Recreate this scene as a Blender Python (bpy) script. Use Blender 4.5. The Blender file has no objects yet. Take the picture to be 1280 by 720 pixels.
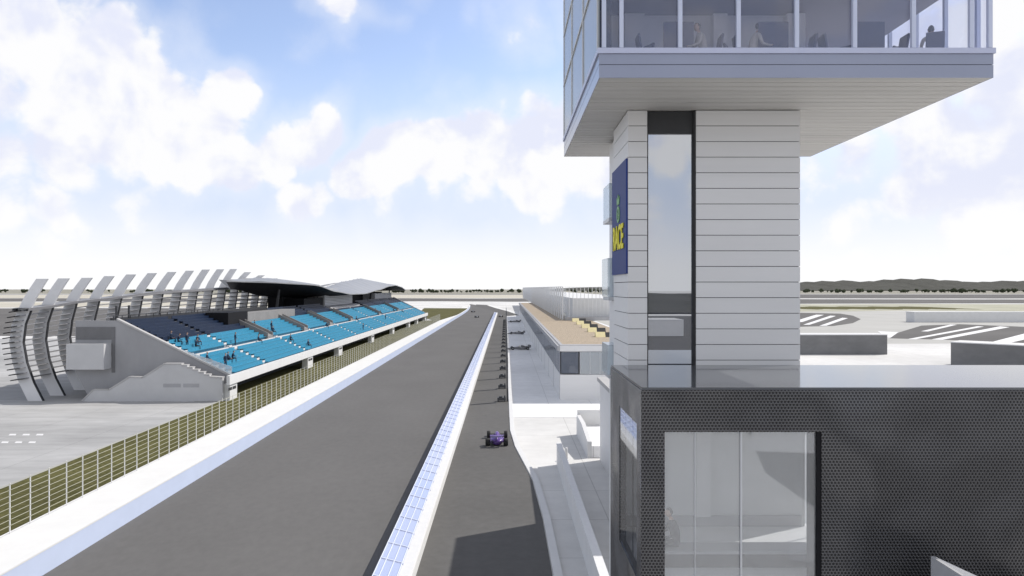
import bpy, bmesh, math, random
from mathutils import Vector, Matrix

random.seed(7)
SC = bpy.context.scene
COL = SC.collection
F, CX, CY, H = 900.0, 632.0, 360.0, 13.5      # focal length in photo pixels, vanishing point, eye height


def gp(px, py):                                # a point on the ground, seen in the photo at that pixel
    d = F * H / (py - CY)
    return ((px - CX) * d / F, d)


# ------------------------------------------------------------------ materials
def new_mat(name):
    m = bpy.data.materials.new(name)
    m.use_nodes = True
    m.node_tree.nodes.clear()
    return m, m.node_tree.nodes, m.node_tree.links


def mat(name, col, rough=0.6, metal=0.0, amt=0.12, scale=1.5, spec=0.5, bump=0.0, bscale=40.0, stretch=(1, 1, 1), col2=None, big=0.0, joint=0.0):
    m, N, L = new_mat(name)
    out = N.new('ShaderNodeOutputMaterial')
    b = N.new('ShaderNodeBsdfPrincipled')
    L.new(b.outputs[0], out.inputs[0])
    b.inputs['Roughness'].default_value = rough
    b.inputs['Metallic'].default_value = metal
    b.inputs['Specular IOR Level'].default_value = spec
    tc = N.new('ShaderNodeTexCoord')
    mp = N.new('ShaderNodeMapping')
    mp.inputs['Scale'].default_value = stretch
    L.new(tc.outputs['Object'], mp.inputs[0])
    nz = N.new('ShaderNodeTexNoise')
    nz.inputs['Scale'].default_value = scale
    nz.inputs['Detail'].default_value = 6
    nz.inputs['Roughness'].default_value = 0.65
    L.new(mp.outputs[0], nz.inputs['Vector'])
    rp = N.new('ShaderNodeValToRGB')
    c2 = col2 or tuple(c * (1 + amt) for c in col)
    c1 = tuple(c * (1 - amt) for c in col)
    rp.color_ramp.elements[0].position = 0.3
    rp.color_ramp.elements[1].position = 0.7
    rp.color_ramp.elements[0].color = (*c1, 1)
    rp.color_ramp.elements[1].color = (*c2, 1)
    L.new(nz.outputs[0], rp.inputs[0])
    last = rp.outputs[0]
    if big > 0:
        n2 = N.new('ShaderNodeTexNoise')
        n2.inputs['Scale'].default_value = scale * 0.06
        n2.inputs['Detail'].default_value = 4
        L.new(mp.outputs[0], n2.inputs['Vector'])
        r2 = N.new('ShaderNodeMapRange')
        r2.inputs[1].default_value = 0.35
        r2.inputs[2].default_value = 0.65
        r2.inputs[3].default_value = 1 - big
        r2.inputs[4].default_value = 1 + big * 0.5
        L.new(n2.outputs[0], r2.inputs[0])
        mx = N.new('ShaderNodeMix')
        mx.data_type = 'RGBA'
        mx.blend_type = 'MULTIPLY'
        mx.inputs[0].default_value = 1
        L.new(last, mx.inputs[6])
        L.new(r2.outputs[0], mx.inputs[7])
        last = mx.outputs[2]
    if joint > 0:
        bk = N.new('ShaderNodeTexBrick')
        bk.offset = 0.0
        bk.inputs['Scale'].default_value = 1.0
        bk.inputs['Brick Width'].default_value = joint
        bk.inputs['Row Height'].default_value = joint
        bk.inputs['Mortar Size'].default_value = 0.035
        bk.inputs['Mortar Smooth'].default_value = 0.3
        bk.inputs['Color1'].default_value = (1, 1, 1, 1)
        bk.inputs['Color2'].default_value = (0.955, 0.955, 0.955, 1)
        bk.inputs['Mortar'].default_value = (0.72, 0.72, 0.72, 1)
        L.new(tc.outputs['Object'], bk.inputs['Vector'])
        mj = N.new('ShaderNodeMix')
        mj.data_type = 'RGBA'
        mj.blend_type = 'MULTIPLY'
        mj.inputs[0].default_value = 1
        L.new(last, mj.inputs[6])
        L.new(bk.outputs['Color'], mj.inputs[7])
        last = mj.outputs[2]
    L.new(last, b.inputs['Base Color'])
    if bump > 0:
        n3 = N.new('ShaderNodeTexNoise')
        n3.inputs['Scale'].default_value = bscale
        n3.inputs['Detail'].default_value = 3
        L.new(mp.outputs[0], n3.inputs['Vector'])
        bp = N.new('ShaderNodeBump')
        bp.inputs['Strength'].default_value = bump
        bp.inputs['Distance'].default_value = 0.02
        L.new(n3.outputs[0], bp.inputs['Height'])
        L.new(bp.outputs[0], b.inputs['Normal'])
    return m


def glass(name, tint=(0.9, 0.94, 1.0), refl=0.12, milk=0.0, milk_col=(0.75, 0.8, 0.9), rough=0.02):
    """Thin glazing: see-through, a mirror part that grows at grazing angles, and some pale film."""
    m, N, L = new_mat(name)
    out = N.new('ShaderNodeOutputMaterial')
    tr = N.new('ShaderNodeBsdfTransparent')
    tr.inputs[0].default_value = (*tint, 1)
    gl = N.new('ShaderNodeBsdfGlossy')
    gl.inputs['Roughness'].default_value = rough
    gl.inputs[0].default_value = (0.95, 0.97, 1, 1)
    df = N.new('ShaderNodeBsdfDiffuse')
    df.inputs[0].default_value = (*milk_col, 1)
    m1 = N.new('ShaderNodeMixShader')
    m1.inputs[0].default_value = milk
    L.new(tr.outputs[0], m1.inputs[1])
    L.new(df.outputs[0], m1.inputs[2])
    lw = N.new('ShaderNodeLayerWeight')
    pw_ = N.new('ShaderNodeMath')
    pw_.operation = 'POWER'
    pw_.inputs[1].default_value = 4.5
    L.new(lw.outputs['Facing'], pw_.inputs[0])
    ad = N.new('ShaderNodeMath')
    ad.operation = 'MULTIPLY_ADD'
    ad.use_clamp = True
    ad.inputs[1].default_value = 0.6
    ad.inputs[2].default_value = refl + 0.03
    L.new(pw_.outputs[0], ad.inputs[0])
    m2 = N.new('ShaderNodeMixShader')
    L.new(ad.outputs[0], m2.inputs[0])
    L.new(m1.outputs[0], m2.inputs[1])
    L.new(gl.outputs[0], m2.inputs[2])
    L.new(m2.outputs[0], out.inputs[0])
    return m


def mesh_cladding(name):
    """Dark expanded-metal skin: staggered hexagonal openings over a darker backing."""
    m, N, L = new_mat(name)
    out = N.new('ShaderNodeOutputMaterial')
    b = N.new('ShaderNodeBsdfPrincipled')
    tc = N.new('ShaderNodeTexCoord')
    sp = N.new('ShaderNodeSeparateXYZ')
    L.new(tc.outputs['Object'], sp.inputs[0])

    def mth(op, a, c):
        n = N.new('ShaderNodeMath')
        n.operation = op
        for i, v in enumerate((a, c)):
            if v is None:
                continue
            if isinstance(v, (int, float)):
                n.inputs[i].default_value = v
            else:
                L.new(v, n.inputs[i])
        return n.outputs[0]
    u = mth('DIVIDE', mth('ADD', sp.outputs[0], sp.outputs[1]), 0.078)
    v = mth('DIVIDE', sp.outputs[2], 0.135)

    def cell(off):
        a = mth('SUBTRACT', mth('FRACT', mth('ADD', u, off), None), 0.5)
        c = mth('SUBTRACT', mth('FRACT', mth('ADD', v, off), None), 0.5)
        c = mth('MULTIPLY', c, 1.73)
        return mth('SQRT', mth('ADD', mth('MULTIPLY', a, a), mth('MULTIPLY', c, c)), None)
    d = mth('MINIMUM', cell(0.0), cell(0.5))
    mr = N.new('ShaderNodeMapRange')
    mr.inputs[1].default_value = 0.27
    mr.inputs[2].default_value = 0.42
    L.new(d, mr.inputs[0])
    nz = N.new('ShaderNodeTexNoise')
    nz.inputs['Scale'].default_value = 0.38
    nz.inputs['Detail'].default_value = 1
    L.new(tc.outputs['Object'], nz.inputs['Vector'])
    mx = N.new('ShaderNodeMix')
    mx.data_type = 'RGBA'
    L.new(mr.outputs[0], mx.inputs[0])
    mx.inputs[6].default_value = (0.026, 0.026, 0.028, 1)
    mx.inputs[7].default_value = (0.115, 0.115, 0.12, 1)
    L.new(mx.outputs[2], b.inputs['Base Color'])
    b.inputs['Metallic'].default_value = 0.65
    b.inputs['Roughness'].default_value = 0.22
    n2 = N.new('ShaderNodeBump')           # the sheets are not flat: slow dents bend what they mirror
    n2.inputs['Strength'].default_value = 1.0
    n2.inputs['Distance'].default_value = 0.45
    L.new(nz.outputs[0], n2.inputs['Height'])
    n3 = N.new('ShaderNodeBump')
    n3.inputs['Strength'].default_value = 0.5
    n3.inputs['Distance'].default_value = 0.01
    L.new(mr.outputs[0], n3.inputs['Height'])
    L.new(n2.outputs[0], n3.inputs['Normal'])
    L.new(n3.outputs[0], b.inputs['Normal'])
    L.new(b.outputs[0], out.inputs[0])
    return m


M = {}
M['ground'] = mat('pale_concrete_ground', (0.66, 0.655, 0.64), 0.9, amt=0.07, scale=0.5, spec=0.2, big=0.14, joint=6.0)
M['yard'] = mat('mottled_concrete', (0.4263, 0.4263, 0.4246), 0.85, amt=0.15, scale=0.35, spec=0.25, stretch=(0.5, 1.6, 1), big=0.22, joint=7.5)
M['apron'] = mat('apron_concrete', (0.85, 0.85, 0.85), 0.8, amt=0.06, scale=0.6, spec=0.25, big=0.12, joint=5.0)
M['asphalt'] = mat('track_asphalt', (0.142, 0.139, 0.136), 0.9, amt=0.06, scale=2.0, spec=0.12, bump=0.1, bscale=60, stretch=(1, 0.6, 1), big=0.06)
M['asphalt_far'] = mat('old_asphalt', (0.1428, 0.1386, 0.1344), 0.95, amt=0.15, scale=0.02, spec=0.1, stretch=(0.3, 1, 1))
M['asphalt_lane'] = mat('lane_asphalt', (0.1243, 0.1218, 0.1184), 0.9, amt=0.08, scale=1.6, spec=0.15, bump=0.2, bscale=60, big=0.08)
M['line'] = mat('white_road_paint', (0.696, 0.696, 0.696), 0.7, amt=0.04, scale=3)
M['rail'] = mat('pale_blue_rail', (0.66, 0.70, 0.82), 0.5, amt=0.03)
M['white_path'] = mat('white_concrete_path', (0.696, 0.696, 0.683), 0.8, amt=0.03, scale=0.5, spec=0.2)
M['blue_wall'] = mat('pale_blue_paint', (0.522, 0.5916, 0.7482), 0.55, amt=0.03, scale=0.8)
M['grass'] = mat('verge_grass', (0.0914, 0.0957, 0.0305), 0.95, amt=0.35, scale=3.0, spec=0.1, col2=(0.145, 0.132, 0.055), bump=0.6, bscale=12, big=0.18)
M['grass_pale'] = mat('dry_grass', (0.4002, 0.3959, 0.3132), 0.95, amt=0.2, scale=0.03, spec=0.1)
M['field'] = mat('dry_field', (0.2871, 0.2784, 0.2349), 0.95, amt=0.2, scale=0.01, spec=0.1, stretch=(0.3, 1, 1))
M['paving'] = mat('beige_paving', (0.435, 0.4306, 0.4089), 0.9, amt=0.07, scale=0.05, spec=0.2)
M['cream'] = mat('sandy_field', (0.5046, 0.4785, 0.4089), 0.95, amt=0.12, scale=0.012, spec=0.1, stretch=(0.3, 1, 1))
M['earth'] = mat('brown_earth', (0.16, 0.10, 0.065), 0.95, amt=0.2, scale=0.4, spec=0.1)
M['hill'] = mat('hill_scrub', (0.085, 0.085, 0.075), 0.95, amt=0.2, scale=0.02, spec=0.05)
M['tree'] = mat('tree_leaf', (0.045, 0.055, 0.032), 0.9, amt=0.4, scale=0.3, spec=0.1)
M['white'] = mat('white_wall_render', (0.66, 0.66, 0.655), 0.7, amt=0.035, scale=0.8, spec=0.3)
M['panel'] = mat('light_grey_panel', (0.70, 0.695, 0.69), 0.55, amt=0.03, scale=0.6, stretch=(0.3, 1, 3))
M['soffit'] = mat('soffit_plank', (0.60, 0.585, 0.555), 0.6, amt=0.10, scale=1.0, stretch=(0.15, 4, 1))
M['gap'] = mat('dark_gap', (0.025, 0.025, 0.027), 0.8)
M['grey'] = mat('mid_grey_concrete', (0.36, 0.36, 0.37), 0.75, amt=0.08, scale=0.5, bump=0.1)
M['conc'] = mat('stand_concrete', (0.34, 0.34, 0.35), 0.8, amt=0.07, scale=0.4, stretch=(1, 1, 0.5), big=0.08)
M['stair'] = mat('stair_concrete', (0.50, 0.50, 0.505), 0.8, amt=0.05, scale=0.5)
M['conc_light'] = mat('stand_light_concrete', (0.42, 0.415, 0.41), 0.8, amt=0.06, scale=0.5)
M['metal'] = mat('silver_metal', (0.55, 0.56, 0.58), 0.38, metal=0.35, amt=0.04, scale=0.5)
M['rib'] = mat('rib_paint', (0.66, 0.66, 0.665), 0.5, metal=0.1, amt=0.04, scale=0.5)
M['slat'] = mat('slat_metal', (0.27, 0.27, 0.28), 0.5, metal=0.2, amt=0.05, scale=0.5)
M['dark'] = mat('dark_metal', (0.03, 0.031, 0.034), 0.5, amt=0.1)
M['black'] = mat('black_lining_shade', (0.008, 0.008, 0.010), 0.7, amt=0.1, spec=0.2)
M['roof_top'] = mat('roof_sheet', (0.3219, 0.3262, 0.335), 0.45, metal=0.25, amt=0.05, scale=0.2)
M['seat'] = mat('sky_blue_seat', (0.042, 0.262, 0.405), 0.45, amt=0.14, scale=2.5, spec=0.4, joint=0.52)
M['seat_shaded'] = mat('shaded_seat', (0.005, 0.016, 0.045), 0.5, amt=0.2, scale=2.5)  # roof shade on the upper rows, put into the seat colour
M['blue_panel'] = mat('banner_blue', (0.005, 0.026, 0.17), 0.6, amt=0.05, scale=1)
M['yellow'] = mat('sign_yellow', (0.80, 0.72, 0.03), 0.6, amt=0.03)
M['green_gold'] = mat('emblem_gold', (0.22, 0.42, 0.20), 0.6, amt=0.05)
M['lav'] = mat('lavender_spandrel', (0.285, 0.31, 0.405), 0.22, amt=0.03, scale=0.6, spec=0.6)
M['lav_light'] = mat('pale_lavender_trim', (0.50, 0.53, 0.68), 0.4, amt=0.03)
M['mull'] = mat('mullion_paint', (0.56, 0.60, 0.74), 0.4, amt=0.03)
M['ceiling'] = mat('room_ceiling', (0.20, 0.20, 0.25), 0.8, amt=0.05)
M['furn'] = mat('dark_furniture', (0.045, 0.05, 0.085), 0.5, amt=0.1)
M['wood'] = mat('deck_wood', (0.3741, 0.3001, 0.2088), 0.7, amt=0.25, scale=1.2, stretch=(6, 0.4, 1))
M['cream_canvas'] = mat('cream_canvas', (0.80, 0.70, 0.40), 0.8, amt=0.06)
M['roof_dark'] = mat('wet_grey_roof', (0.11, 0.115, 0.125), 0.10, amt=0.05, scale=0.5, spec=0.8)
M['skin'] = mat('skin', (0.45, 0.28, 0.20), 0.6, amt=0.05)
M['cloth_navy'] = mat('navy_cloth', (0.012, 0.03, 0.065), 0.9, amt=0.2, scale=6)
M['cloth_grey'] = mat('grey_cloth', (0.035, 0.035, 0.04), 0.9, amt=0.15, scale=6)
M['cloth_beige'] = mat('beige_cloth', (0.48, 0.44, 0.37), 0.9, amt=0.1, scale=6)
M['hair'] = mat('dark_hair', (0.02, 0.016, 0.014), 0.7, amt=0.2)
M['purple'] = mat('purple_paint', (0.115, 0.06, 0.26), 0.3, amt=0.06)
M['car_grey'] = mat('grey_car_paint', (0.2, 0.2, 0.21), 0.35, amt=0.1)
M['rubber'] = mat('tyre_rubber', (0.02, 0.02, 0.02), 0.85, amt=0.2)
M['helmet'] = mat('pale_helmet', (0.75, 0.72, 0.55), 0.3, amt=0.03)
M['warm_grey'] = mat('warm_grey_concrete', (0.225, 0.22, 0.215), 0.85, amt=0.12, scale=0.5)
M['hall_grey'] = mat('dark_hall_concrete', (0.19, 0.19, 0.192), 0.8, amt=0.14, scale=0.3, stretch=(1, 1, 2), big=0.2)
M['dark_grey'] = mat('dark_grey_shade', (0.15, 0.15, 0.155), 0.6, amt=0.08)
M['clad'] = mesh_cladding('expanded_metal')
M['g_cabin'] = glass('cabin_glass', (0.94, 0.95, 1.0), 0.0, 0.10, (0.58, 0.61, 0.76))
M['g_left'] = glass('milky_glass', (0.7, 0.75, 0.78), 0.0, 0.82, (0.40, 0.42, 0.43), 0.15)
M['g_clear'] = glass('clear_glass', (0.97, 0.98, 1.0), 0.0, 0.0)
M['g_side'] = glass('side_glass', (0.6, 0.65, 0.68), 0.12, 0.42, (0.55, 0.59, 0.62))
M['g_room'] = glass('room_glass', (0.97, 0.98, 0.98), 0.05, 0.13, (0.90, 0.90, 0.90))
M['g_slot'] = glass('mirror_glass', (0.2, 0.22, 0.26), 0.40, 0.35, (0.22, 0.24, 0.30), 0.0)
M['g_fence'] = glass('blue_screen', (0.74, 0.82, 1.0), 0.06, 0.66, (0.56, 0.62, 0.82))
M['g_pit'] = glass('ribbon_glass', (0.25, 0.28, 0.34), 0.06, 0.6, (0.085, 0.11, 0.16))
M['g_rail'] = glass('rail_glass', (0.88, 0.93, 0.96), 0.05, 0.45, (0.62, 0.68, 0.72))
M['fin'] = glass('fin_film', (0.96, 0.97, 0.98), 0.01, 0.14, (0.88, 0.88, 0.88))


# ------------------------------------------------------------------ mesh helpers
def org(o):
    v = Vector((0, 0, 0))
    while o is not None:
        v += Vector(o.location)
        o = o.parent
    return v


class MB:
    def __init__(s):
        s.v, s.f, s.mi, s.sm = [], [], [], []

    def add(s, vs, fs, mi=0, smooth=False):
        b = len(s.v)
        s.v += [tuple(v) for v in vs]
        for f in fs:
            s.f.append([b + i for i in f])
            s.mi.append(mi)
            s.sm.append(smooth)
        return s

    def box(s, x0, x1, y0, y1, z0, z1, mi=0):
        vs = [(x, y, z) for z in (z0, z1) for y in (y0, y1) for x in (x0, x1)]
        return s.add(vs, [(0, 2, 3, 1), (4, 5, 7, 6), (0, 1, 5, 4), (2, 6, 7, 3), (0, 4, 6, 2), (1, 3, 7, 5)], mi)

    def sheet(s, pts, z, mi=0):
        return s.add([(p[0], p[1], z) for p in pts], [tuple(range(len(pts)))], mi)

    def prism_y(s, prof, y0, y1, mi=0):           # prof: (x, z) outline
        n = len(prof)
        vs = [(x, y0, z) for x, z in prof] + [(x, y1, z) for x, z in prof]
        fs = [tuple(range(n)), tuple(range(2 * n - 1, n - 1, -1))]
        fs += [(i, i + n, (i + 1) % n + n, (i + 1) % n) for i in range(n)]
        return s.add(vs, fs, mi)

    def prism_x(s, prof, x0, x1, mi=0):           # prof: (y, z) outline
        n = len(prof)
        vs = [(x0, y, z) for y, z in prof] + [(x1, y, z) for y, z in prof]
        fs = [tuple(range(n)), tuple(range(2 * n - 1, n - 1, -1))]
        fs += [(i, i + n, (i + 1) % n + n, (i + 1) % n) for i in range(n)]
        return s.add(vs, fs, mi)

    def prism_z(s, pts, z0, z1, mi=0):
        n = len(pts)
        vs = [(x, y, z0) for x, y in pts] + [(x, y, z1) for x, y in pts]
        fs = [tuple(range(n)), tuple(range(2 * n - 1, n - 1, -1))]
        fs += [(i, i + n, (i + 1) % n + n, (i + 1) % n) for i in range(n)]
        return s.add(vs, fs, mi)

    def tube(s, p0, p1, r0, r1=None, n=8, mi=0, smooth=True):
        r1 = r0 if r1 is None else r1
        p0, p1 = Vector(p0), Vector(p1)
        d = (p1 - p0).normalized()
        a = d.orthogonal().normalized()
        c = d.cross(a)
        vs = []
        for p, r in ((p0, r0), (p1, r1)):
            for i in range(n):
                t = 2 * math.pi * i / n
                vs.append(p + a * (r * math.cos(t)) + c * (r * math.sin(t)))
        s.add(vs, [(i, (i + 1) % n, (i + 1) % n + n, i + n) for i in range(n)], mi, smooth)
        s.add([vs[i] for i in range(n)], [tuple(range(n))], mi)
        s.add([vs[n + i] for i in range(n)], [tuple(range(n))], mi)
        return s

    def lathe(s, prof, c, axis='x', n=20, mi=0):   # prof: (offset along axis, radius)
        vs = []
        for o, r in prof:
            for i in range(n):
                t = 2 * math.pi * i / n
                a, b2 = r * math.cos(t), r * math.sin(t)
                vs.append({'x': (c[0] + o, c[1] + a, c[2] + b2), 'z': (c[0] + a, c[1] + b2, c[2] + o), 'y': (c[0] + a, c[1] + o, c[2] + b2)}[axis])
        fs = []
        for k in range(len(prof) - 1):
            fs += [(k * n + i, k * n + (i + 1) % n, (k + 1) * n + (i + 1) % n, (k + 1) * n + i) for i in range(n)]
        return s.add(vs, fs, mi, True)

    def loft(s, secs, mi=0, n=14, power=2.6):      # secs along y: (y, cx, halfwidth, z0, z1)
        vs = []
        for y, cx, hw, z0, z1 in secs:
            cz, hz = (z0 + z1) / 2, (z1 - z0) / 2
            for i in range(n):
                t = 2 * math.pi * i / n
                ct, st = math.cos(t), math.sin(t)
                vs.append((cx + hw * math.copysign(abs(ct) ** (2 / power), ct), y, cz + hz * math.copysign(abs(st) ** (2 / power), st)))
        fs = [tuple(range(n)), tuple(range(len(vs) - 1, len(vs) - n - 1, -1))]
        for k in range(len(secs) - 1):
            fs += [(k * n + i, k * n + (i + 1) % n, (k + 1) * n + (i + 1) % n, (k + 1) * n + i) for i in range(n)]
        return s.add(vs, fs, mi, True)

    def build(s, name, mats, parent=None, bevel=0.0):
        o_ = org(parent) if parent is not None else Vector((0, 0, 0))
        me = bpy.data.meshes.new(name)
        me.from_pydata([tuple(Vector(v) - o_) for v in s.v], [], s.f)
        for m in (mats if isinstance(mats, (list, tuple)) else [mats]):
            me.materials.append(m)
        for p, mi, sm in zip(me.polygons, s.mi, s.sm):
            p.material_index = mi
            p.use_smooth = sm
        bm = bmesh.new()
        bm.from_mesh(me)
        bmesh.ops.recalc_face_normals(bm, faces=bm.faces)
        bm.to_mesh(me)
        bm.free()
        ob = bpy.data.objects.new(name, me)
        COL.objects.link(ob)
        ob.parent = parent
        if bevel > 0:
            md = ob.modifiers.new('edge', 'BEVEL')
            md.width = bevel
            md.segments = 2
            md.limit_method = 'ANGLE'
        return ob


def tag(o, label=None, cat=None, group=None, kind=None):
    if label:
        o['label'] = label
    if cat:
        o['category'] = cat
    if group:
        o['group'] = group
    if kind:
        o['kind'] = kind
    return o


def thing(name, label, cat, loc=(0, 0, 0), group=None):
    o = bpy.data.objects.new(name, None)
    o.empty_display_size = 0.3
    COL.objects.link(o)
    o.location = loc
    return tag(o, label, cat, group)


def struct(name, mb, m):
    return tag(mb.build(name, m), kind='structure')


def copy_tree(o, parent=None):
    c = o.copy()
    COL.objects.link(c)
    c.parent = parent
    for ch in list(o.children):
        copy_tree(ch, c)
    return c


def box(*a):
    return MB().box(*a)


ORD = ['nearest', 'second nearest', 'third nearest', 'fourth nearest', 'fifth nearest', 'sixth nearest', 'seventh nearest', 'eighth nearest',
       'ninth nearest', 'tenth nearest', 'eleventh nearest', 'twelfth nearest', 'thirteenth nearest', 'fourteenth nearest', 'fifteenth nearest',
       'sixteenth nearest', 'seventeenth nearest', 'eighteenth nearest', 'nineteenth nearest', 'twentieth nearest']

# ------------------------------------------------------------------ ground, roads, far land
g = MB()
g.sheet([(-9000, -3000), (9000, -3000), (9000, 9000), (-9000, 9000)], 0)
struct('ground', g, M['ground'])
struct('concrete_yard', MB().sheet([(-400, 10), (-33.6, 10), (-33.6, 330), (-70, 330), (-70, 192), (-400, 192)], 0.008), M['yard'])


def band(name, x0, x1, y0, y1, m, z=0.03, wob=0.0):
    n = 24
    lo = [(x0 + (x1 - x0) * i / n, y0 + wob * math.sin(i * 1.7 + y0)) for i in range(n + 1)]
    hi = [(x0 + (x1 - x0) * i / n, y1 + wob * math.sin(i * 1.3 + y1)) for i in range(n, -1, -1)]
    return struct(name, MB().sheet(lo + hi, z), m)


band('far_field', -6000, 6000, 1600, 6500, M['field'], 0.05, 40)
band('far_road', -5000, 5000, 1430, 1530, M['asphalt_far'], 0.06, 12)
band('sandy_field', -4500, 4500, 960, 1425, M['cream'], 0.05, 12)
band('far_asphalt', -900, 250, 720, 930, M['asphalt_far'], 0.06, 14)
band('right_asphalt', 160, 2400, 625, 860, M['asphalt_far'], 0.07, 10)
band('right_road', 250, 3200, 930, 1500, M['asphalt_far'], 0.08, 10)
band('left_sandy_ground', -1500, -95, 500, 690, M['cream'], 0.05, 8)
band('left_asphalt', -900, -72, 205, 480, M['asphalt_far'], 0.04, 5)
band('pale_grass', 60, 900, 420, 600, M['grass_pale'], 0.04, 8)
struct('far_paving', MB().sheet([(30, 172), (900, 205), (900, 420), (30, 420)], 0.006), M['paving'])
band('right_grass', 190, 300, 455, 520, M['grass'], 0.05, 6)
struct('infield_grass', MB().sheet([gp(520, 394), gp(530, 385.2), gp(584, 385.4), gp(587, 386.5), gp(570, 394.2), gp(545, 402)], 0.03), M['grass'])


def edge_x(y, x0, k):                       # the straight bends to the left far away
    t = max(0.0, y - 360)
    return x0 - k * t * t * 0.00042


ys = [-40, 0, 40, 80, 120, 160, 200, 240, 280, 320, 360, 400, 440, 480, 520, 560, 600]


def ribbon(name, xl, xr, z, m, kl=1.0, kr=1.0, y0=-40, y1=600):
    yy = [y for y in ys if y0 <= y <= y1]
    lo = [(edge_x(y, xl, kl), y) for y in yy]
    hi = [(edge_x(y, xr, kr), y) for y in reversed(yy)]
    return struct(name, MB().sheet(lo + hi, z), m)


ribbon('race_track', -21.7, -4.5, 0.024, M['asphalt'], 0.35, 1.0)
ribbon('service_path', -27.4, -21.75, 0.028, M['white_path'], 0.35, 0.35, -40, 520)
struct('pit_lane', MB().sheet([(-4.5, -40), (2.15, -40), (2.2, 33), (2.15, 42), (1.85, 50.5), (0.75, 61), (0.38, 68), (0.30, 100), (0.30, 345),
                               (3.5, 352), (6.5, 360), (1.0, 420), (-6, 480), (-14, 570), (-24, 590), (-22, 520), (-9, 440), (-4.5, 380)], 0.032), M['asphalt_lane'])
struct('grass_verge', MB().sheet([(-33.9, -20), (-27.35, -20), (-27.35, 300), (-37.0, 300), (-37.0, 85.5), (-33.9, 85.5)], 0.016), M['grass'])
struct('pit_apron', MB().sheet([(0.35, 75), (12, 75), (12, 345), (0.35, 345)], 0.02), M['apron'])
struct('exit_verge', MB().sheet([(7.2, 352), (11, 352), (10, 380), (-2, 470), (-12, 560), (-14.5, 560), (-6.5, 482), (0.8, 421)], 0.036), M['white_path'])
# kerb of the pit lane: a real step
kp = [(2.2, -40), (2.25, 33), (2.2, 42), (1.9, 50.5), (0.8, 61), (0.43, 68), (0.36, 100), (0.36, 345)]
k = MB()
k.prism_z(kp + [(x + 0.42, y) for x, y in reversed(kp)], 0.0, 0.12)
struct('pit_lane_kerb', k, M['white'])

# parking bays on the right with slanted white bars
struct('striped_asphalt', MB().sheet([gp(985, 391), gp(1000, 391), gp(1050, 392), gp(1066, 394.5), gp(1076, 399), gp(1066, 404), gp(1042, 407.5), gp(1000, 408.5), gp(970, 408.5)], 0.02), M['asphalt_far'])
struct('striped_asphalt', MB().sheet([gp(1112, 423), gp(1122, 416), gp(1152, 407), gp(1200, 405.3), gp(1280, 408.5), gp(1500, 417), gp(1500, 455), gp(1240, 428), gp(1180, 424.7)], 0.02), M['asphalt_far'])
for st in ([(985, 404), (1003, 402.5), (1030, 393.6), (1020, 393.4)], [(1004, 406), (1012, 406), (1045, 395), (1038, 394.6)], [(1024, 407.4), (1033, 407.2), (1060, 397.8), (1053, 397.2)],
           [(1151, 414.2), (1160, 414.4), (1196, 406), (1188, 405.8)], [(1134, 424), (1144, 424.2), (1230, 408.3), (1222, 407.8)], [(1164, 424.4), (1178, 424.8), (1262, 409), (1250, 408)],
           [(1238, 428), (1256, 430), (1310, 418), (1290, 414.6)], [(1320, 436), (1345, 438.5), (1420, 424), (1400, 421)]):
    struct('striped_marking', MB().sheet([gp(*p) for p in st], 0.028), M['line'])
struct('white_paving', MB().sheet([gp(1097, 414), gp(1122, 415.2), gp(1132, 417.3), gp(1114, 421.8), gp(1110, 421.9)], 0.012), M['line'])
for dx in (0, 17, 34):
    for y in (542.5, 552):
        struct('yard_marking', MB().sheet([gp(3 + dx + (552 - y), y), gp(11 + dx + (552 - y), y), gp(10 + dx + (552 - y), y + 2), gp(1 + dx + (552 - y), y + 2)], 0.016), M['line'])

# hills
def hill_mesh(prof, y0, y1):
    n, mm = len(prof), 8
    vs, fs = [], []
    for j in range(mm + 1):
        t = j / mm
        for i, (x, z) in enumerate(prof):
            vs.append((x * (1 + 0.12 * t), y0 + (y1 - y0) * t, z * math.sin(math.pi * min(1, t * 0.9 + 0.02)) * (0.9 + 0.12 * math.sin(i * 2.1 + j))))
    for j in range(mm):
        for i in range(n - 1):
            a = j * n + i
            fs.append((a, a + 1, a + 1 + n, a + n))
    return MB().add(vs, fs, 0, True)


D = 3900
prof = []
hp = [(700, 360), (800, 357), (900, 354), (1000, 352.5), (1025, 350.5), (1060, 349.5), (1105, 351), (1125, 347.4), (1160, 347), (1200, 350), (1228, 352.5), (1262, 350), (1300, 350), (1400, 352), (1600, 357), (1900, 361)]
for i in range(len(hp) - 1):
    for j in range(4):
        t = j / 4
        px = hp[i][0] + (hp[i + 1][0] - hp[i][0]) * t
        py = hp[i][1] + (hp[i + 1][1] - hp[i][1]) * t
        prof.append(((px - CX) * D / F, max(0, H + (CY - py) * D / F)))
struct('hills', hill_mesh(prof, 3500, 4900), M['hill'])
struct('hills', hill_mesh([(-900 + i * 45, 4 + 14 * abs(math.sin(i * 0.23 + 0.6)) + 2 * math.sin(i * 1.1)) for i in range(41)], -330, -620), M['hill'])

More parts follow.
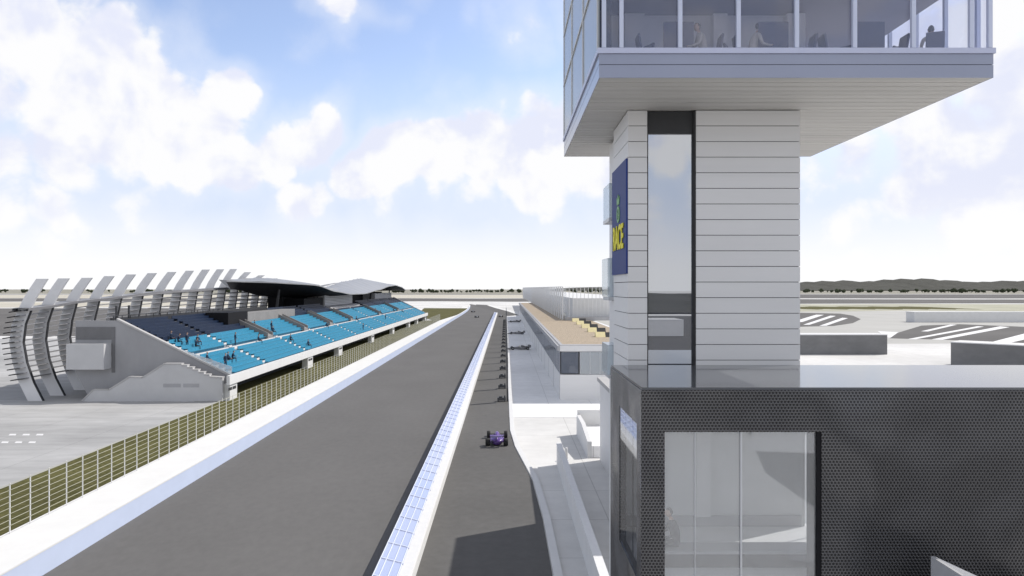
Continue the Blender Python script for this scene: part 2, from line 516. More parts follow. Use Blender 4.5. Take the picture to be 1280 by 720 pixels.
# far tree lines: thousands of clumps nobody could count
def treeline(name, spans, dist, hmin, hmax, step):
    mb = MB()
    for x0, x1 in spans:
        x = x0
        while x < x1:
            x += random.uniform(0.3, 1.7) * step
            if random.random() < 0.12:
                x += step * random.uniform(1, 4)
            y = dist + random.uniform(-60, 60)
            h = random.uniform(hmin, hmax)
            w = h * random.uniform(0.45, 0.9)
            for kx in range(3):
                cx, cz, r = x + random.uniform(-w, w) * 0.7, h * random.uniform(0.45, 0.7), w * random.uniform(0.45, 0.7)
                vs, fs = [], []
                for a in range(4):
                    el = -1.2 + 2.4 * a / 3
                    for b in range(7):
                        t = 2 * math.pi * b / 7
                        rr = r * random.uniform(0.75, 1.2)
                        vs.append((cx + rr * math.cos(el) * math.cos(t), y + rr * math.cos(el) * math.sin(t), cz + rr * 0.8 * math.sin(el)))
                for a in range(3):
                    fs += [(a * 7 + b, a * 7 + (b + 1) % 7, (a + 1) * 7 + (b + 1) % 7, (a + 1) * 7 + b) for b in range(7)]
                fs += [tuple(range(7)), tuple(range(21, 28))]
                mb.add(vs, fs)
            mb.tube((x, y, 0), (x, y, h * 0.5), 0.5, 0.3, 5)
    o = mb.build(name, M['tree'])
    return tag(o, 'dark dotted line of distant trees along the flat horizon', 'trees', kind='stuff')


treeline('far_treeline', [(-1500, 300), (600, 1800)], 1980, 7, 12.5, 9)

# ------------------------------------------------------------------ left track wall and fences
o = thing('track_wall', 'long pale blue low concrete wall along the left edge of the race track', 'wall', (-21.9, 90, 0))
pw = MB()
yy = [y for y in ys if y <= 520]
for side in (0,):
    pts = [(edge_x(y, -22.05, 0.35), y) for y in yy] + [(edge_x(y, -21.72, 0.35), y) for y in reversed(yy)]
    pw.prism_z(pts, 0.0, 1.12)
pw.build('wall_body', M['blue_wall'], o)
cp = MB()
cp.prism_z([(edge_x(y, -22.12, 0.35), y) for y in yy] + [(edge_x(y, -21.70, 0.35), y) for y in reversed(yy)], 1.122, 1.2)
cp.build('coping', M['white_path'], o)

o = thing('catch_fence', 'tall white wire catch fence beside the grass verge on the left', 'fence', (-27.2, 80, 0))
py_ = [31 + 1.7 * i for i in range(158)]
rest = MB()
for i, y in enumerate(py_):
    if i < 100:
        box(-27.225, -27.175, y - 0.025, y + 0.025, 0, 2.8).build('post', M['white'], o)
    else:
        rest.box(-27.225, -27.175, y - 0.025, y + 0.025, 0, 2.8)
r_ = rest.build('post', M['white'], o)
r_['kind'] = 'stuff'
for i in range(9):
    z = 0.15 + i * 0.325
    box(-27.172, -27.150, 30, 299, z - 0.013, z + 0.013).build('wire', M['grass_pale'] if i else M['white'], o)

# pit wall with its screen
o = thing('pit_wall', 'low white concrete wall between the race track and the pit lane', 'wall', (-4.5, 60, 0))
MB().prism_y([(-4.95, 0.0), (-4.2, 0.0), (-4.22, 0.72), (-4.95, 0.72)], 12, 372).build('wall_body', M['white_path'], o)
MB().prism_y([(-5.0, 0.722), (-4.16, 0.722), (-4.2, 0.82), (-4.96, 0.82)], 12, 372).build('coping', M['line'], o)
o = thing('debris_fence', 'long pale blue glazed screen leaning over the white pit wall', 'fence', (-4.62, 60, 0.82))
SB, ST_ = Vector((-4.72, 0, 0.86)), Vector((-5.75, 0, 1.12))          # foot and top of the leaning screen
SD = (ST_ - SB).normalized()
SN = Vector((SD.z, 0, -SD.x)) * -1
if SN.z < 0:
    SN = -SN


def slant(mb, y0, y1, t0, t1, n0, n1):
    pts = [SB + SD * t0 + SN * n0, SB + SD * t1 + SN * n0, SB + SD * t1 + SN * n1, SB + SD * t0 + SN * n1]
    return mb.prism_y([(p.x, p.z) for p in pts], y0, y1)


SL = (ST_ - SB).length
rest = MB()
for i in range(178):
    y = 27 + 2.0 * i if i < 171 else 13 + 2 * (i - 171)
    mb = MB() if i < 100 else rest
    slant(mb, y - 0.025, y + 0.025, 0.0, SL, 0.016, 0.06)
    mb.box(-4.76, -4.68, y - 0.03, y + 0.03, 0.822, 0.9)
    mb.prism_y([(-4.95, 0.822), (-4.88, 0.822), (-5.3, 0.95), (-5.36, 0.95)], y - 0.03, y + 0.03)
    if i < 100:
        mb.build('post', M['rail'], o)
r_ = rest.build('post', M['rail'], o)
r_['kind'] = 'stuff'
for t_ in (0.03, 0.40, 0.77, SL - 0.03):
    slant(MB(), 13, 371, t_ - 0.022, t_ + 0.022, 0.018, 0.05).build('rail', M['rail'], o)
slant(MB(), 13, 371, 0.0, SL, 0.0, 0.014).build('screen_panel', M['g_fence'], o)

# ------------------------------------------------------------------ pit lane posts
def make_post():
    r = thing('pit_box_post', None, None, (0, 0, 0))
    MB().tube((0, 0, 0.02), (0, 0, 5.2), 0.10, 0.08, 8).build('pole', M['dark'], r)
    b = MB()
    b.prism_x([(-0.32, 0.14), (0.32, 0.14), (0.22, 0.46), (-0.22, 0.46)], -1.2, -0.2)
    b.box(-1.0, -0.62, -0.18, 0.18, 0.45, 0.62)
    b.tube((-0.32, 0, 0.46), (-0.32, 0, 0.72), 0.09, 0.06, 8)
    for x in (-1.1, -0.3):
        for y in (-0.22, 0.22):
            b.lathe([(-0.03, 0.0), (-0.03, 0.08), (0.03, 0.08), (0.03, 0.0)], (x, y, 0.09), 'y', 10)
    b.build('equipment_trolley', M['dark'], r)
    MB().box(-0.02, 0.02, -0.62, -0.10, 1.6, 5.1).build('banner_panel', M['dark_grey'], r)
    return r


proto = make_post()
for i in range(20):
    p = proto if i == 0 else copy_tree(proto)
    p.location = (0.22, 85.5 + 11 * i, 0.032)
    tag(p, ORD[i] + ' slim dark post with an equipment trolley along the pit lane kerb' if i else 'nearest slim dark post with an equipment trolley along the pit lane kerb', 'post', 'dark posts along the pit lane kerb')


# ------------------------------------------------------------------ open wheel racing cars
def make_car(paint, name='racing_car'):
    r = thing(name, None, None)
    b = MB()
    b.loft([(2.45, 0, 0.07, 0.18, 0.30), (2.0, 0, 0.14, 0.17, 0.42), (1.2, 0, 0.22, 0.14, 0.58), (0.5, 0, 0.34, 0.08, 0.66), (0.1, 0, 0.40, 0.06, 0.70)])
    b.loft([(0.1, 0, 0.40, 0.06, 0.62), (-0.4, 0, 0.66, 0.06, 0.60), (-1.1, 0, 0.62, 0.06, 0.55), (-1.9, 0, 0.25, 0.10, 0.45)])
    b.loft([(-0.35, 0, 0.20, 0.5, 1.0), (-0.7, 0, 0.17, 0.4, 0.98), (-1.4, 0, 0.10, 0.35, 0.72), (-2.0, 0, 0.05, 0.3, 0.5)])
    b.build('body', paint, r)
    w = MB()
    w.box(-0.95, 0.95, 2.2, 2.55, 0.10, 0.13)
    w.box(-0.97, -0.945, 2.0, 2.6, 0.08, 0.30)
    w.box(0.945, 0.97, 2.0, 2.6, 0.08, 0.30)
    w.build('front_wing', paint, r)
    w = MB()
    w.box(-0.55, 0.55, -2.35, -2.0, 0.86, 0.90)
    w.box(-0.55, 0.55, -2.45, -2.2, 0.95, 1.0)
    w.box(-0.58, -0.555, -2.5, -1.95, 0.45, 1.02)
    w.box(0.555, 0.58, -2.5, -1.95, 0.45, 1.02)
    w.box(-0.04, 0.04, -2.2, -1.9, 0.35, 0.86)
    w.build('rear_wing', paint, r)
    c = MB()
    c.lathe([(-0.02, 0.02), (0.06, 0.12), (0.16, 0.14), (0.25, 0.10), (0.29, 0.01)], (0, -0.05, 0.62), 'z', 12)
    c.build('helmet', M['helmet'], r)
    a = MB()
    for y in (1.55, -1.75):
        for sx in (-1, 1):
            a.tube((0.15 * sx, y - 0.15, 0.35), (0.75 * sx, y, 0.32), 0.025, n=6)
            a.tube((0.15 * sx, y + 0.2, 0.40), (0.75 * sx, y, 0.38), 0.025, n=6)
    a.build('suspension', M['dark'], r)
    for y, wd in ((1.55, 0.32), (-1.75, 0.42)):
        for sx in (-1, 1):
            x = sx * 0.80
            t = MB().lathe([(-wd / 2, 0.20), (-wd / 2, 0.30), (-wd / 2 + 0.05, 0.335), (wd / 2 - 0.05, 0.335), (wd / 2, 0.30), (wd / 2, 0.20)], (x, y, 0.337), 'x', 20).build('wheel', M['rubber'], r)
            MB().lathe([(-wd / 2 + 0.04, 0.0), (-wd / 2 + 0.03, 0.20), (wd / 2 - 0.03, 0.20), (wd / 2 - 0.04, 0.0)], (x, y, 0.337), 'x', 14).build('rim', M['slat'], t)
    return r


car = make_car(M['purple'])
car.location = (-0.75, 63.2, 0.032)
car.scale = (0.96, 0.96, 0.96)
tag(car, 'purple open wheel racing car driving along the pit lane', 'race car')
dark_car = make_car(M['car_grey'])
spots = [((3.0, 157.5), 97, 'nearest dark grey racing car parked sideways on the apron by the pits', 'cars on the pit apron'),
         ((3.2, 210), 84, 'middle dark grey racing car parked sideways on the apron by the pits', 'cars on the pit apron'),
         ((3.6, 283), 95, 'farthest dark grey racing car parked sideways on the apron by the pits', 'cars on the pit apron'),
         ((-2.2, 335), 0, 'tiny dark racing car at the far end of the pit lane', 'cars far down the circuit'),
         ((-13.2, 330), 3, 'tiny dark racing car in the middle of the distant main straight', 'cars far down the circuit'),
         ((-18.2, 402), 8, 'tiny dark racing car at the far left of the straight before the bend', 'cars far down the circuit')]
for i, (p, rz, lab, grp) in enumerate(spots):
    c = dark_car if i == 0 else copy_tree(dark_car)
    c.location = (p[0], p[1], 0.032)
    c.rotation_euler = (0, 0, math.radians(rz))
    tag(c, lab, 'race car', grp)


# ------------------------------------------------------------------ people
def skin_mesh(chains, radii_name='body'):
    """chains: lists of (point, radius); the first point of a later chain is an index into earlier points or None."""
    verts, edges, rad = [], [], []
    for ch in chains:
        prev = None
        for it in ch:
            if isinstance(it, int):
                prev = it
                continue
            verts.append(it[0])
            rad.append(it[1])
            i = len(verts) - 1
            if prev is not None:
                edges.append((prev, i))
            prev = i
    me = bpy.data.meshes.new('person_skeleton')
    me.from_pydata(verts, edges, [])
    ob = bpy.data.objects.new('person_skeleton', me)
    COL.objects.link(ob)
    md = ob.modifiers.new('Skin', 'SKIN')
    md.use_smooth_shade = True
    for i, r in enumerate(rad):
        sv = me.skin_vertices[0].data[i]
        sv.radius = (r, r)
        sv.use_root = (i == 0)
    sb = ob.modifiers.new('Sub', 'SUBSURF')
    sb.levels = 1
    sb.render_levels = 1
    dg = bpy.context.evaluated_depsgraph_get()
    dg.update()
    m2 = bpy.data.meshes.new_from_object(ob.evaluated_get(dg))
    vs = [tuple(v.co) for v in m2.vertices]
    fs = [tuple(p.vertices) for p in m2.polygons]
    bpy.data.objects.remove(ob)
    bpy.data.meshes.remove(me)
    bpy.data.meshes.remove(m2)
    return vs, fs


def person_mesh(name, pose, cloth, legs):
    """Faces -Y; the hips' resting height is given by the pose. One mesh: clothes 0, trousers 1, skin 2, hair 3."""
    if pose == 'stand':
        hip = 0.92
        legL = [((-0.10, 0, 0.86), 0.085), ((-0.11, -0.02, 0.48), 0.058), ((-0.11, 0.02, 0.08), 0.04), ((-0.12, -0.13, 0.035), 0.032)]
        legR = [((0.10, 0, 0.86), 0.085), ((0.12, -0.02, 0.48), 0.058), ((0.13, 0.02, 0.08), 0.04), ((0.14, -0.13, 0.035), 0.032)]
        lean = 0.0
        armL = [((-0.20, 0.0, 1.40), 0.058), ((-0.25, 0.03, 1.13), 0.042), ((-0.24, -0.06, 0.90), 0.03), ((-0.235, -0.09, 0.81), 0.028)]
        armR = [((0.20, 0.0, 1.40), 0.058), ((0.26, 0.03, 1.13), 0.042), ((0.22, -0.14, 0.97), 0.03), ((0.19, -0.20, 0.93), 0.028)]
    else:
        hip = 0.10
        legL = [((-0.10, -0.05, 0.09), 0.085), ((-0.12, -0.45, 0.10), 0.062), ((-0.12, -0.47, -0.34), 0.042), ((-0.12, -0.60, -0.40), 0.032)]
        legR = [((0.10, -0.05, 0.09), 0.085), ((0.13, -0.45, 0.10), 0.062), ((0.13, -0.50, -0.34), 0.042), ((0.13, -0.63, -0.40), 0.032)]
        lean = 0.0 if pose == 'sit' else -0.16
        sy = lean
        armL = [((-0.20, sy, 0.58), 0.058), ((-0.25, sy - 0.08, 0.32), 0.042), ((-0.17, sy - 0.31, 0.30 if pose != 'sit' else 0.17), 0.03), ((-0.13, sy - 0.40, 0.33 if pose != 'sit' else 0.16), 0.028)]
        armR = [((0.20, sy, 0.58), 0.058), ((0.25, sy - 0.08, 0.32), 0.042), ((0.17, sy - 0.30, 0.27 if pose != 'sit' else 0.17), 0.03), ((0.12, sy - 0.40, 0.29 if pose != 'sit' else 0.16), 0.028)]
    h = hip
    trunk = [((0, 0, h), 0.135), ((0, lean * 0.3, h + 0.18), 0.125), ((0, lean * 0.7, h + 0.36), 0.15), ((0, lean, h + 0.49), 0.115), ((0, lean * 1.1, h + 0.58), 0.052), ((0, lean * 1.15 - 0.015, h + 0.66), 0.055)]
    n = len(trunk)
    chains = [trunk, [0] + legL, [0] + legR, [3] + armL, [3] + armR]
    vs, fs = skin_mesh(chains)
    # head: a shaped skull with brow, nose, chin and ears, sunk on the neck
    hc = Vector((0, lean * 1.2 - 0.03, h + 0.745))
    hv, hf = [], []
    nu, nv = 14, 10
    for j in range(nv + 1):
        el = -math.pi / 2 + math.pi * j / nv
        for i in range(nu):
            az = 2 * math.pi * i / nu
            x, y, z = 0.078 * math.cos(el) * math.cos(az), 0.098 * math.cos(el) * math.sin(az), 0.122 * math.sin(el)
            if z < -0.03:
                x *= 1 - 0.25 * min(1, (-z - 0.03) / 0.08)
                y = y * 0.9 - 0.010
            if i == round(nu * 0.75) and -0.04 < z < 0.02:
                y -= 0.022                                            # nose
            if i in (0, nu // 2) and -0.035 < z < 0.035:
                x *= 1.16                                             # ears
            hv.append(hc + Vector((x, y, z)))
    for j in range(nv):
        hf += [(j * nu + i, j * nu + (i + 1) % nu, (j + 1) * nu + (i + 1) % nu, (j + 1) * nu + i) for i in range(nu)]
    mb = MB()
    mb.add(vs, fs, 0, True)
    mb.add(hv, hf, 2, True)
    for sx in (-1, 1):                                                # eyes
        mb.lathe([(-0.008, 0.002), (0.0, 0.011), (0.008, 0.002)], (hc.x + sx * 0.03, hc.y - 0.088, hc.z + 0.012), 'y', 8, 3)
    # hands: palm and five bent fingers on each wrist
    for arm, sx in ((armL, -1), (armR, 1)):
        w, e = Vector(arm[3][0]), Vector(arm[2][0])
        d = (w - e).normalized()
        side = d.cross(Vector((0, 0, 1)))
        side = side.normalized() if side.length > 0.1 else Vector((1, 0, 0))
        up = side.cross(d)
        for q, ln in enumerate((0.065, 0.075, 0.07, 0.055)):
            b0 = w + side * (0.024 - 0.016 * q) + d * 0.02
            mb.tube(b0, b0 + d * ln * 0.55, 0.009, 0.008, 6, 2)
            mb.tube(b0 + d * ln * 0.55, b0 + d * ln * 0.9 - up * 0.02, 0.008, 0.006, 6, 2)
        mb.tube(w + side * 0.025 * sx, w + side * 0.05 * sx + d * 0.04 - up * 0.01, 0.010, 0.007, 6, 2)
    o = mb.build(name, [cloth, legs, M['skin'], M['hair']])
    me = o.data
    base = len(vs)
    for p in me.polygons:
        c = p.center
        if p.material_index == 0:
            if (pose == 'stand' and c.z < 0.88 and abs(c.x) < 0.2 and c.y > -0.2) or (pose != 'stand' and c.z < 0.19 and (abs(c.x) < 0.21 and (c.y > -0.55 or c.z < 0.02))):
                p.material_index = 1
            for arm in (armL, armR):
                if (c - Vector(arm[3][0])).length < 0.06:
                    p.material_index = 2
            if c.z > h + 0.575 and abs(c.x) < 0.07:
                p.material_index = 2
        elif p.material_index == 2 and (c - hc).length < 0.14:
            r = c - hc
            if r.z > 0.055 or (r.y > 0.015 and r.z > -0.06):
                p.material_index = 3
    return o


# ------------------------------------------------------------------ grandstand
GS = thing('grandstand', 'long grandstand with blue seats under a wavy grey roof', 'grandstand', (-45, 190, 0))
Y0, Y1 = 88.0, 304.0
P, R0, Z0, NR = 0.78, 0.36, 2.6, 18


def rx(i):
    return -33.6 - P * i


def rz_(i):
    return Z0 + R0 * i


AISLES = [89.4, 102.0, 122.5, 143.0, 164.0, 185.0, 206.0, 227.0, 248.0, 269.0, 290.0]


def spans(y0, y1, cuts, hw):
    out, a = [], y0
    for c in cuts:
        if c - hw > a:
            out.append((a, min(c - hw, y1)))
        a = max(a, c + hw)
    if a < y1:
        out.append((a, y1))
    return [(p, q) for p, q in out if q - p > 0.3]


prof = [(-33.2, 1.9), (-33.2, Z0)]
for i in range(NR):
    prof += [(rx(i) + (0.0 if i == 0 else 0.0), rz_(i)), (rx(i) - P, rz_(i))]
prof += [(rx(NR), rz_(NR - 1) - 0.4), (-52.6, rz_(NR - 1) - 0.4), (-52.6, rz_(NR - 1) - 0.9), (rx(NR) + 0.5, rz_(NR - 1) - 0.9), (-36.0, 1.9)]
pp = []
for p in prof:
    if not pp or (abs(p[0] - pp[-1][0]) + abs(p[1] - pp[-1][1])) > 1e-4:
        pp.append(p)
MB().prism_y(pp, Y0, Y1).build('seating_terrace', M['conc'], GS)

# end faces under the terrace
for ya, yb in ((Y0 - 0.30, Y0 - 0.02), (Y1 + 0.02, Y1 + 0.3)):
    MB().prism_y([(-33.25, 0), (-33.25, 2.55), (-34.4, 3.1), (rx(NR) + 0.3, rz_(NR) + 0.45), (-52.4, rz_(NR) + 0.45), (-52.4, 3.4), (-50.7, 0.02)], ya, yb).build('end_wall', M['conc'], GS)
    MB().prism_y([(-33.3, 2.6), (-34.4, 3.15), (rx(NR) + 0.3, rz_(NR) + 0.50), (rx(NR) + 0.3, rz_(NR) + 0.72), (-34.4, 3.4), (-33.3, 2.9)], ya - 0.1, yb + 0.22).build('end_coping', M['conc_light'], GS)


def pw_x(px, y):
    return (px - CX) * y / F


def pw_z(py, y):
    return H + (CY - py) * y / F


Ye = 85.6
ep = [(278, 503), (278, 473), (262, 472), (262, 469.3), (255, 469.3), (255, 466.3), (248, 466.3), (248, 463.3), (241, 463.3), (241, 460.3), (234, 460.3), (234, 457.6), (227, 457.6), (227, 455.8),
      (205.5, 455.8), (178, 472.8), (162, 472.0), (136, 488.2), (117, 488), (103, 502)]
ew = [(pw_x(a, Ye), max(0.0, pw_z(b, Ye))) for a, b in ep]
ew[0] = (ew[0][0], 0.0)
ew[-1] = (ew[-1][0], 0.0)
MB().prism_y(ew, Ye, Ye + 0.5).build('stair_wall', M['stair'], GS)
cap = MB()
for (a, b) in zip(ew[1:-1], ew[2:]):
    dx, dz = b[0] - a[0], b[1] - a[1]
    ln = math.hypot(dx, dz)
    nx, nz = -dz / ln, dx / ln
    if nz < 0:
        nx, nz = -nx, -nz
    if abs(dx) < 1e-3:
        continue
    cap.prism_y([(a[0], a[1] + 0.004), (b[0], b[1] + 0.004), (b[0] + nx * 0.16, b[1] + nz * 0.16), (a[0] + nx * 0.16, a[1] + nz * 0.16)], Ye - 0.06, Ye + 0.7)
cap.build('stair_coping', M['conc_light'], GS)
st = MB()
for q in range(22):                                  # flight of steps behind the stair wall
    t = q / 21
    x = pw_x(103, Ye) + (pw_x(205, Ye) - pw_x(103, Ye)) * t
    st.box(x, x + 0.47, Ye + 0.72, Y0 - 0.5, 0, 0.02 + 3.45 * t)
st.build('stair_flight', M['conc_light'], GS)
for x0, x1 in ((204, 226), (229, 249)):
    box(pw_x(x0, Ye), pw_x(x1, Ye), Ye - 0.02, Ye + 0.02, pw_z(484.2, Ye), pw_z(479.6, Ye)).build('vent_slot', M['grey'], GS)
box(-52.5, -48.0, Y0 - 2.0, Y0 - 0.32, 3.75, 6.8).build('projecting_box', M['stair'], GS)
box(-47.97, -47.55, Y0 - 0.36, Y0 - 0.31, 3.2, 7.2).build('recess_shade', M['dark_grey'], GS)  # dark strip painted in as the shade of the recess beside the box
box(-52.3, -47.55, Y0 - 0.365, Y0 - 0.305, 7.21, 8.75).build('recess_shade_top', M['dark_grey'], GS)  # dark band painted in as recess shade above the box
MB().prism_y([(-35.2, 3.4), (-39.8, 5.0), (-39.8, 6.1), (-35.2, 4.5)], Y0 - 0.14, Y0 - 0.1).build('glass_rail', M['g_rail'], GS)
MB().prism_y([(-33.4, 2.95), (-35.2, 3.4), (-35.2, 4.5), (-33.4, 3.9)], Y0 - 0.14, Y0 - 0.1).build('glass_rail', M['g_rail'], GS)

# front fascia, columns, undercroft
box(-33.18, -32.8, Y0 - 2.4, Y1, 1.95, 3.05).build('front_fascia', M['white'], GS)
for yc in (86.9, 121.7, 144.0, 179.0, 212.0, 247.0, 270.0, 297.0):
    c = box(-33.95, -33.0, max(yc - 1.6, 86.15), yc + 1.6, 0, 1.945).build('column', M['white'], GS)
    MB().box(-32.998, -32.97, yc - 1.2, yc - 0.1, 1.25, 1.6).box(-32.998, -32.97, yc + 0.1, yc + 1.2, 1.25, 1.6).build('window', M['dark'], c)
box(-37.3, -37.0, Y0, Y1, 0, 3.0).build('undercroft_wall', M['dark'], GS)

# rows of seats
for i in range(NR):
    x, z = rx(i), rz_(i)
    if i == 6:
        continue                                     # the cross walkway
    shaded_until = 122.0
    mbs = {}
    cuts = AISLES if i < 6 else [c for c in AISLES]
    for a, b in spans(Y0 + 0.3, Y1 - 0.4, cuts, 0.62):
        for (c, d) in ((a, min(b, shaded_until)), (max(a, shaded_until), b)):
            if d - c < 0.3:
                continue
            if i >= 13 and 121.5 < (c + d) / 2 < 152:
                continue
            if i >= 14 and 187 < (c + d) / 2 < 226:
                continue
            shaded = (i >= 11 and d <= shaded_until + 0.1) or (i >= 13)  # upper rows take the seat colour with shade in it
            key = (1 if shaded else 0, 0 if not (shaded or i >= 13) else 1 if d < 123 else 2 if d < 190 else 3)
            m_ = mbs.setdefault(key, MB())
            m_.box(x - 0.66, x - 0.22, c, d, z + 0.36, z + 0.43)
            m_.box(x - 0.74, x - 0.665, c, d, z + 0.36, z + 0.80)
            m_.box(x - 0.60, x - 0.52, c + 0.05, d - 0.05, z, z + 0.358)
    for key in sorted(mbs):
        mbs[key].build('seat_row', M['seat_shaded' if key[0] else 'seat'], GS)
# stepped aisles and the white walkway edge
for n_, yc in enumerate(AISLES):
    s_ = MB()
    for i in range(0, 12):
        if i == 6:
            s_.build('aisle_steps', M['white'], GS)
            s_ = MB()
            continue
        s_.box(rx(i) - 0.42, rx(i) + 0.12, yc - 0.5, yc + 0.5, rz_(i) + 0.004, rz_(i) + 0.20)
        s_.box(rx(i) - 0.02, rx(i) + 0.13, yc - 0.55, yc + 0.55, rz_(i) + 0.21, rz_(i) + 0.26)
    s_.build('aisle_steps', M['white'], GS)
wk = MB()
for a, b in spans(Y0 + 0.2, Y1 - 0.3, AISLES, 0.7):
    wk.box(rx(6) - 0.78, rx(6) - 0.68, a, b, rz_(6), rz_(6) + 0.42)
wk.build('walkway_parapet', M['line'], GS)
for yc in (119.6, 141.0, 161.5, 183.0, 224.0, 262.0):
    s_ = MB()
    for q in (yc - 1.3, yc + 1.1):
        s_.prism_y([(rx(7), rz_(7) - 0.1), (rx(13.5), rz_(13.5) - 0.2), (rx(13.5), rz_(13.5) + 1.0), (rx(7), rz_(7) + 1.0)], q, q + 0.22)
    s_.prism_y([(rx(7), rz_(7) + 0.0), (rx(13.5), rz_(13.5) + 0.0), (rx(13.5), rz_(13.5) + 0.5), (rx(7), rz_(7) + 0.5)], yc - 1.07, yc + 1.09)
    s_.build('stair_parapet', M['warm_grey'], GS)
box(rx(17.6), rx(13.4), 122.2, 150.5, 6.6, 9.15).build('gallery_wall', M['warm_grey'], GS)
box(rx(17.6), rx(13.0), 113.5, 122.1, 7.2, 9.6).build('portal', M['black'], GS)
# top walkway rail
rl = MB()
for z in (rz_(NR) + 0.5, rz_(NR) + 1.0):
    rl.box(rx(NR) - 0.35, rx(NR) - 0.25, Y0, 122, z - 0.05, z + 0.05)
for q in range(18):
    rl.box(rx(NR) - 0.34, rx(NR) - 0.26, Y0 + q * 2.0, Y0 + q * 2.0 + 0.08, rz_(NR) - 0.4, rz_(NR) + 1.0)
rl.build('railing', M['dark'], GS)
box(-50.0, -49.7, Y0 + 3, 150, rz_(NR) - 0.35, rz_(NR) + 0.6).build('rear_parapet', M['dark'], GS)
for y in (89.5, 92.5):
    MB().box(rx(NR) - 0.9, rx(NR) - 0.7, y, y + 0.2, rz_(NR) - 0.4, rz_(NR) + 2.2).build('flood_post', M['dark'], GS)
# boxes under the roof
gb = MB()
gb.box(-52, -47.4, 188, 222, 7.4, 13.3)
gb.build('gallery_box', M['conc_light'], GS)
lv = MB()
for q in range(9):
    lv.box(-47.36, -47.2, 188.2, 221.8, 8.9 + q * 0.42, 9.15 + q * 0.42)
lv.build('gallery_louvres', M['rib'], GS)
box(-47.3, -45.2, 186, 223, 6.4, 8.6).build('gallery_parapet', M['conc_light'], GS)
gb = MB()
gb.box(-52, -47.6, 262, 300, 7.2, 11.5)
gb.build('gallery_box', M['conc_light'], GS)
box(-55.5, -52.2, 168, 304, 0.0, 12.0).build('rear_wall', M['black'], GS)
box(-52.18, -47.6, 170, 187.5, 7.6, 11.0).build('void_shade', M['black'], GS)  # solid black box painted in as the shade of the void under the roof


def interp(tab, y):
    if y <= tab[0][0]:
        return tab[0][1]
    for (a, b), (c, d) in zip(tab, tab[1:]):
        if y <= c:
            t = (y - a) / (c - a)
            t = t * t * (3 - 2 * t) * 0.6 + t * 0.4
            return b + (d - b) * t
    return tab[-1][1]


TIPX = [(86, -55.4), (146, -55.2), (175, -52.6), (200, -50), (320, -50)]
TIPZ = [(86, 14.6), (95.2, 14.85), (106, 15.5), (119, 16.15), (132.6, 16.9), (146, 17.35), (160, 16.3), (174, 14.9), (188, 13.9), (200, 14.0), (225, 15.9), (250, 17.1), (266, 16.6), (286, 14.9), (305, 13.0)]
FRX = [(138, -55.6), (143, -52.2), (149, -46.6), (157, -43.0), (166, -42.2), (320, -42)]
SOZ = [(120, 13.7), (142, 13.2), (158, 11.75), (174, 10.9), (190, 10.8), (240, 11.6), (276, 12.2), (305, 12.3)]
FRZ = [(108, 14.2), (118, 14.1), (128, 14.5), (141, 14.9), (160, 14.3), (180, 12.7), (197, 11.9), (215, 11.9), (240, 13.0), (262, 14.3), (276, 14.6), (290, 14.0), (305, 12.6)]
JZ = [(86, 10.8), (97, 11.6), (120, 12.7), (156, 13.5), (305, 12.5)]


def rib_line(y):
    tx, tz, jz = interp(TIPX, y), interp(TIPZ, y), interp(JZ, y)
    pts = [(-56.2, 0.0), (-57.3, 2.2), (-58.1, 4.6), (-58.5, 7.0), (-58.2, 9.2)]
    pts += [(-57.55, jz)]
    for t in (0.35, 0.7, 1.0):
        x = -57.55 + (tx + 57.55) * (t ** 1.15)
        z = jz + (tz - jz) * (t ** (0.95 if tx < -53 else 0.8))
        pts.append((x, z))
    return pts


def wall_x(z):
    pts = [(-56.2, 0.0), (-57.3, 2.2), (-58.1, 4.6), (-58.5, 7.0), (-58.2, 9.2), (-57.5, 11.2), (-56.6, 12.8)]
    for (x0, z0), (x1, z1) in zip(pts, pts[1:]):
        if z <= z1:
            return x0 + (x1 - x0) * (z - z0) / (z1 - z0)
    return pts[-1][0]


def band_profile(pts, w0, w1):
    left, right = [], []
    n = len(pts)
    for i, (x, z) in enumerate(pts):
        w = w0 + (w1 - w0) * i / (n - 1)
        left.append((x - w / 2, z))
        right.append((x + w / 2, z))
    return left, right


rib_y = [86, 90.2, 95.2, 100.5, 106.3, 112.6] + [119.2 + 6.7 * i for i in range(15)]
for i, y in enumerate(rib_y):
    pts = rib_line(y)
    lf, rg = band_profile(pts, 1.75, 1.35)
    mb = MB()
    n = len(pts)
    vs = [(x, y, z) for x, z in lf + rg] + [(x, y + 0.28, z) for x, z in lf + rg]
    fs = []
    for q in range(n - 1):
        fs += [(q, q + 1, n + q + 1, n + q), (2 * n + q, 3 * n + q, 3 * n + q + 1, 2 * n + q + 1), (q, 2 * n + q, 2 * n + q + 1, q + 1), (n + q, n + q + 1, 3 * n + q + 1, 3 * n + q)]
    fs += [(0, n, 3 * n, 2 * n), (n - 1, 3 * n - 1, 4 * n - 1, 2 * n - 1)]
    mb.add(vs, fs)
    rb = mb.build('rib', M['rib'], GS)
    ed = MB()
    for q in range(n - 4):
        (x0, z0), (x1, z1) = rg[q], rg[q + 1]
        ed.prism_y([(x0 + 0.01, z0), (x0 + 0.10, z0), (x1 + 0.10, z1), (x1 + 0.01, z1)], y - 0.03, y + 0.31)
    ed.build('rib_edge', M['dark'], rb)
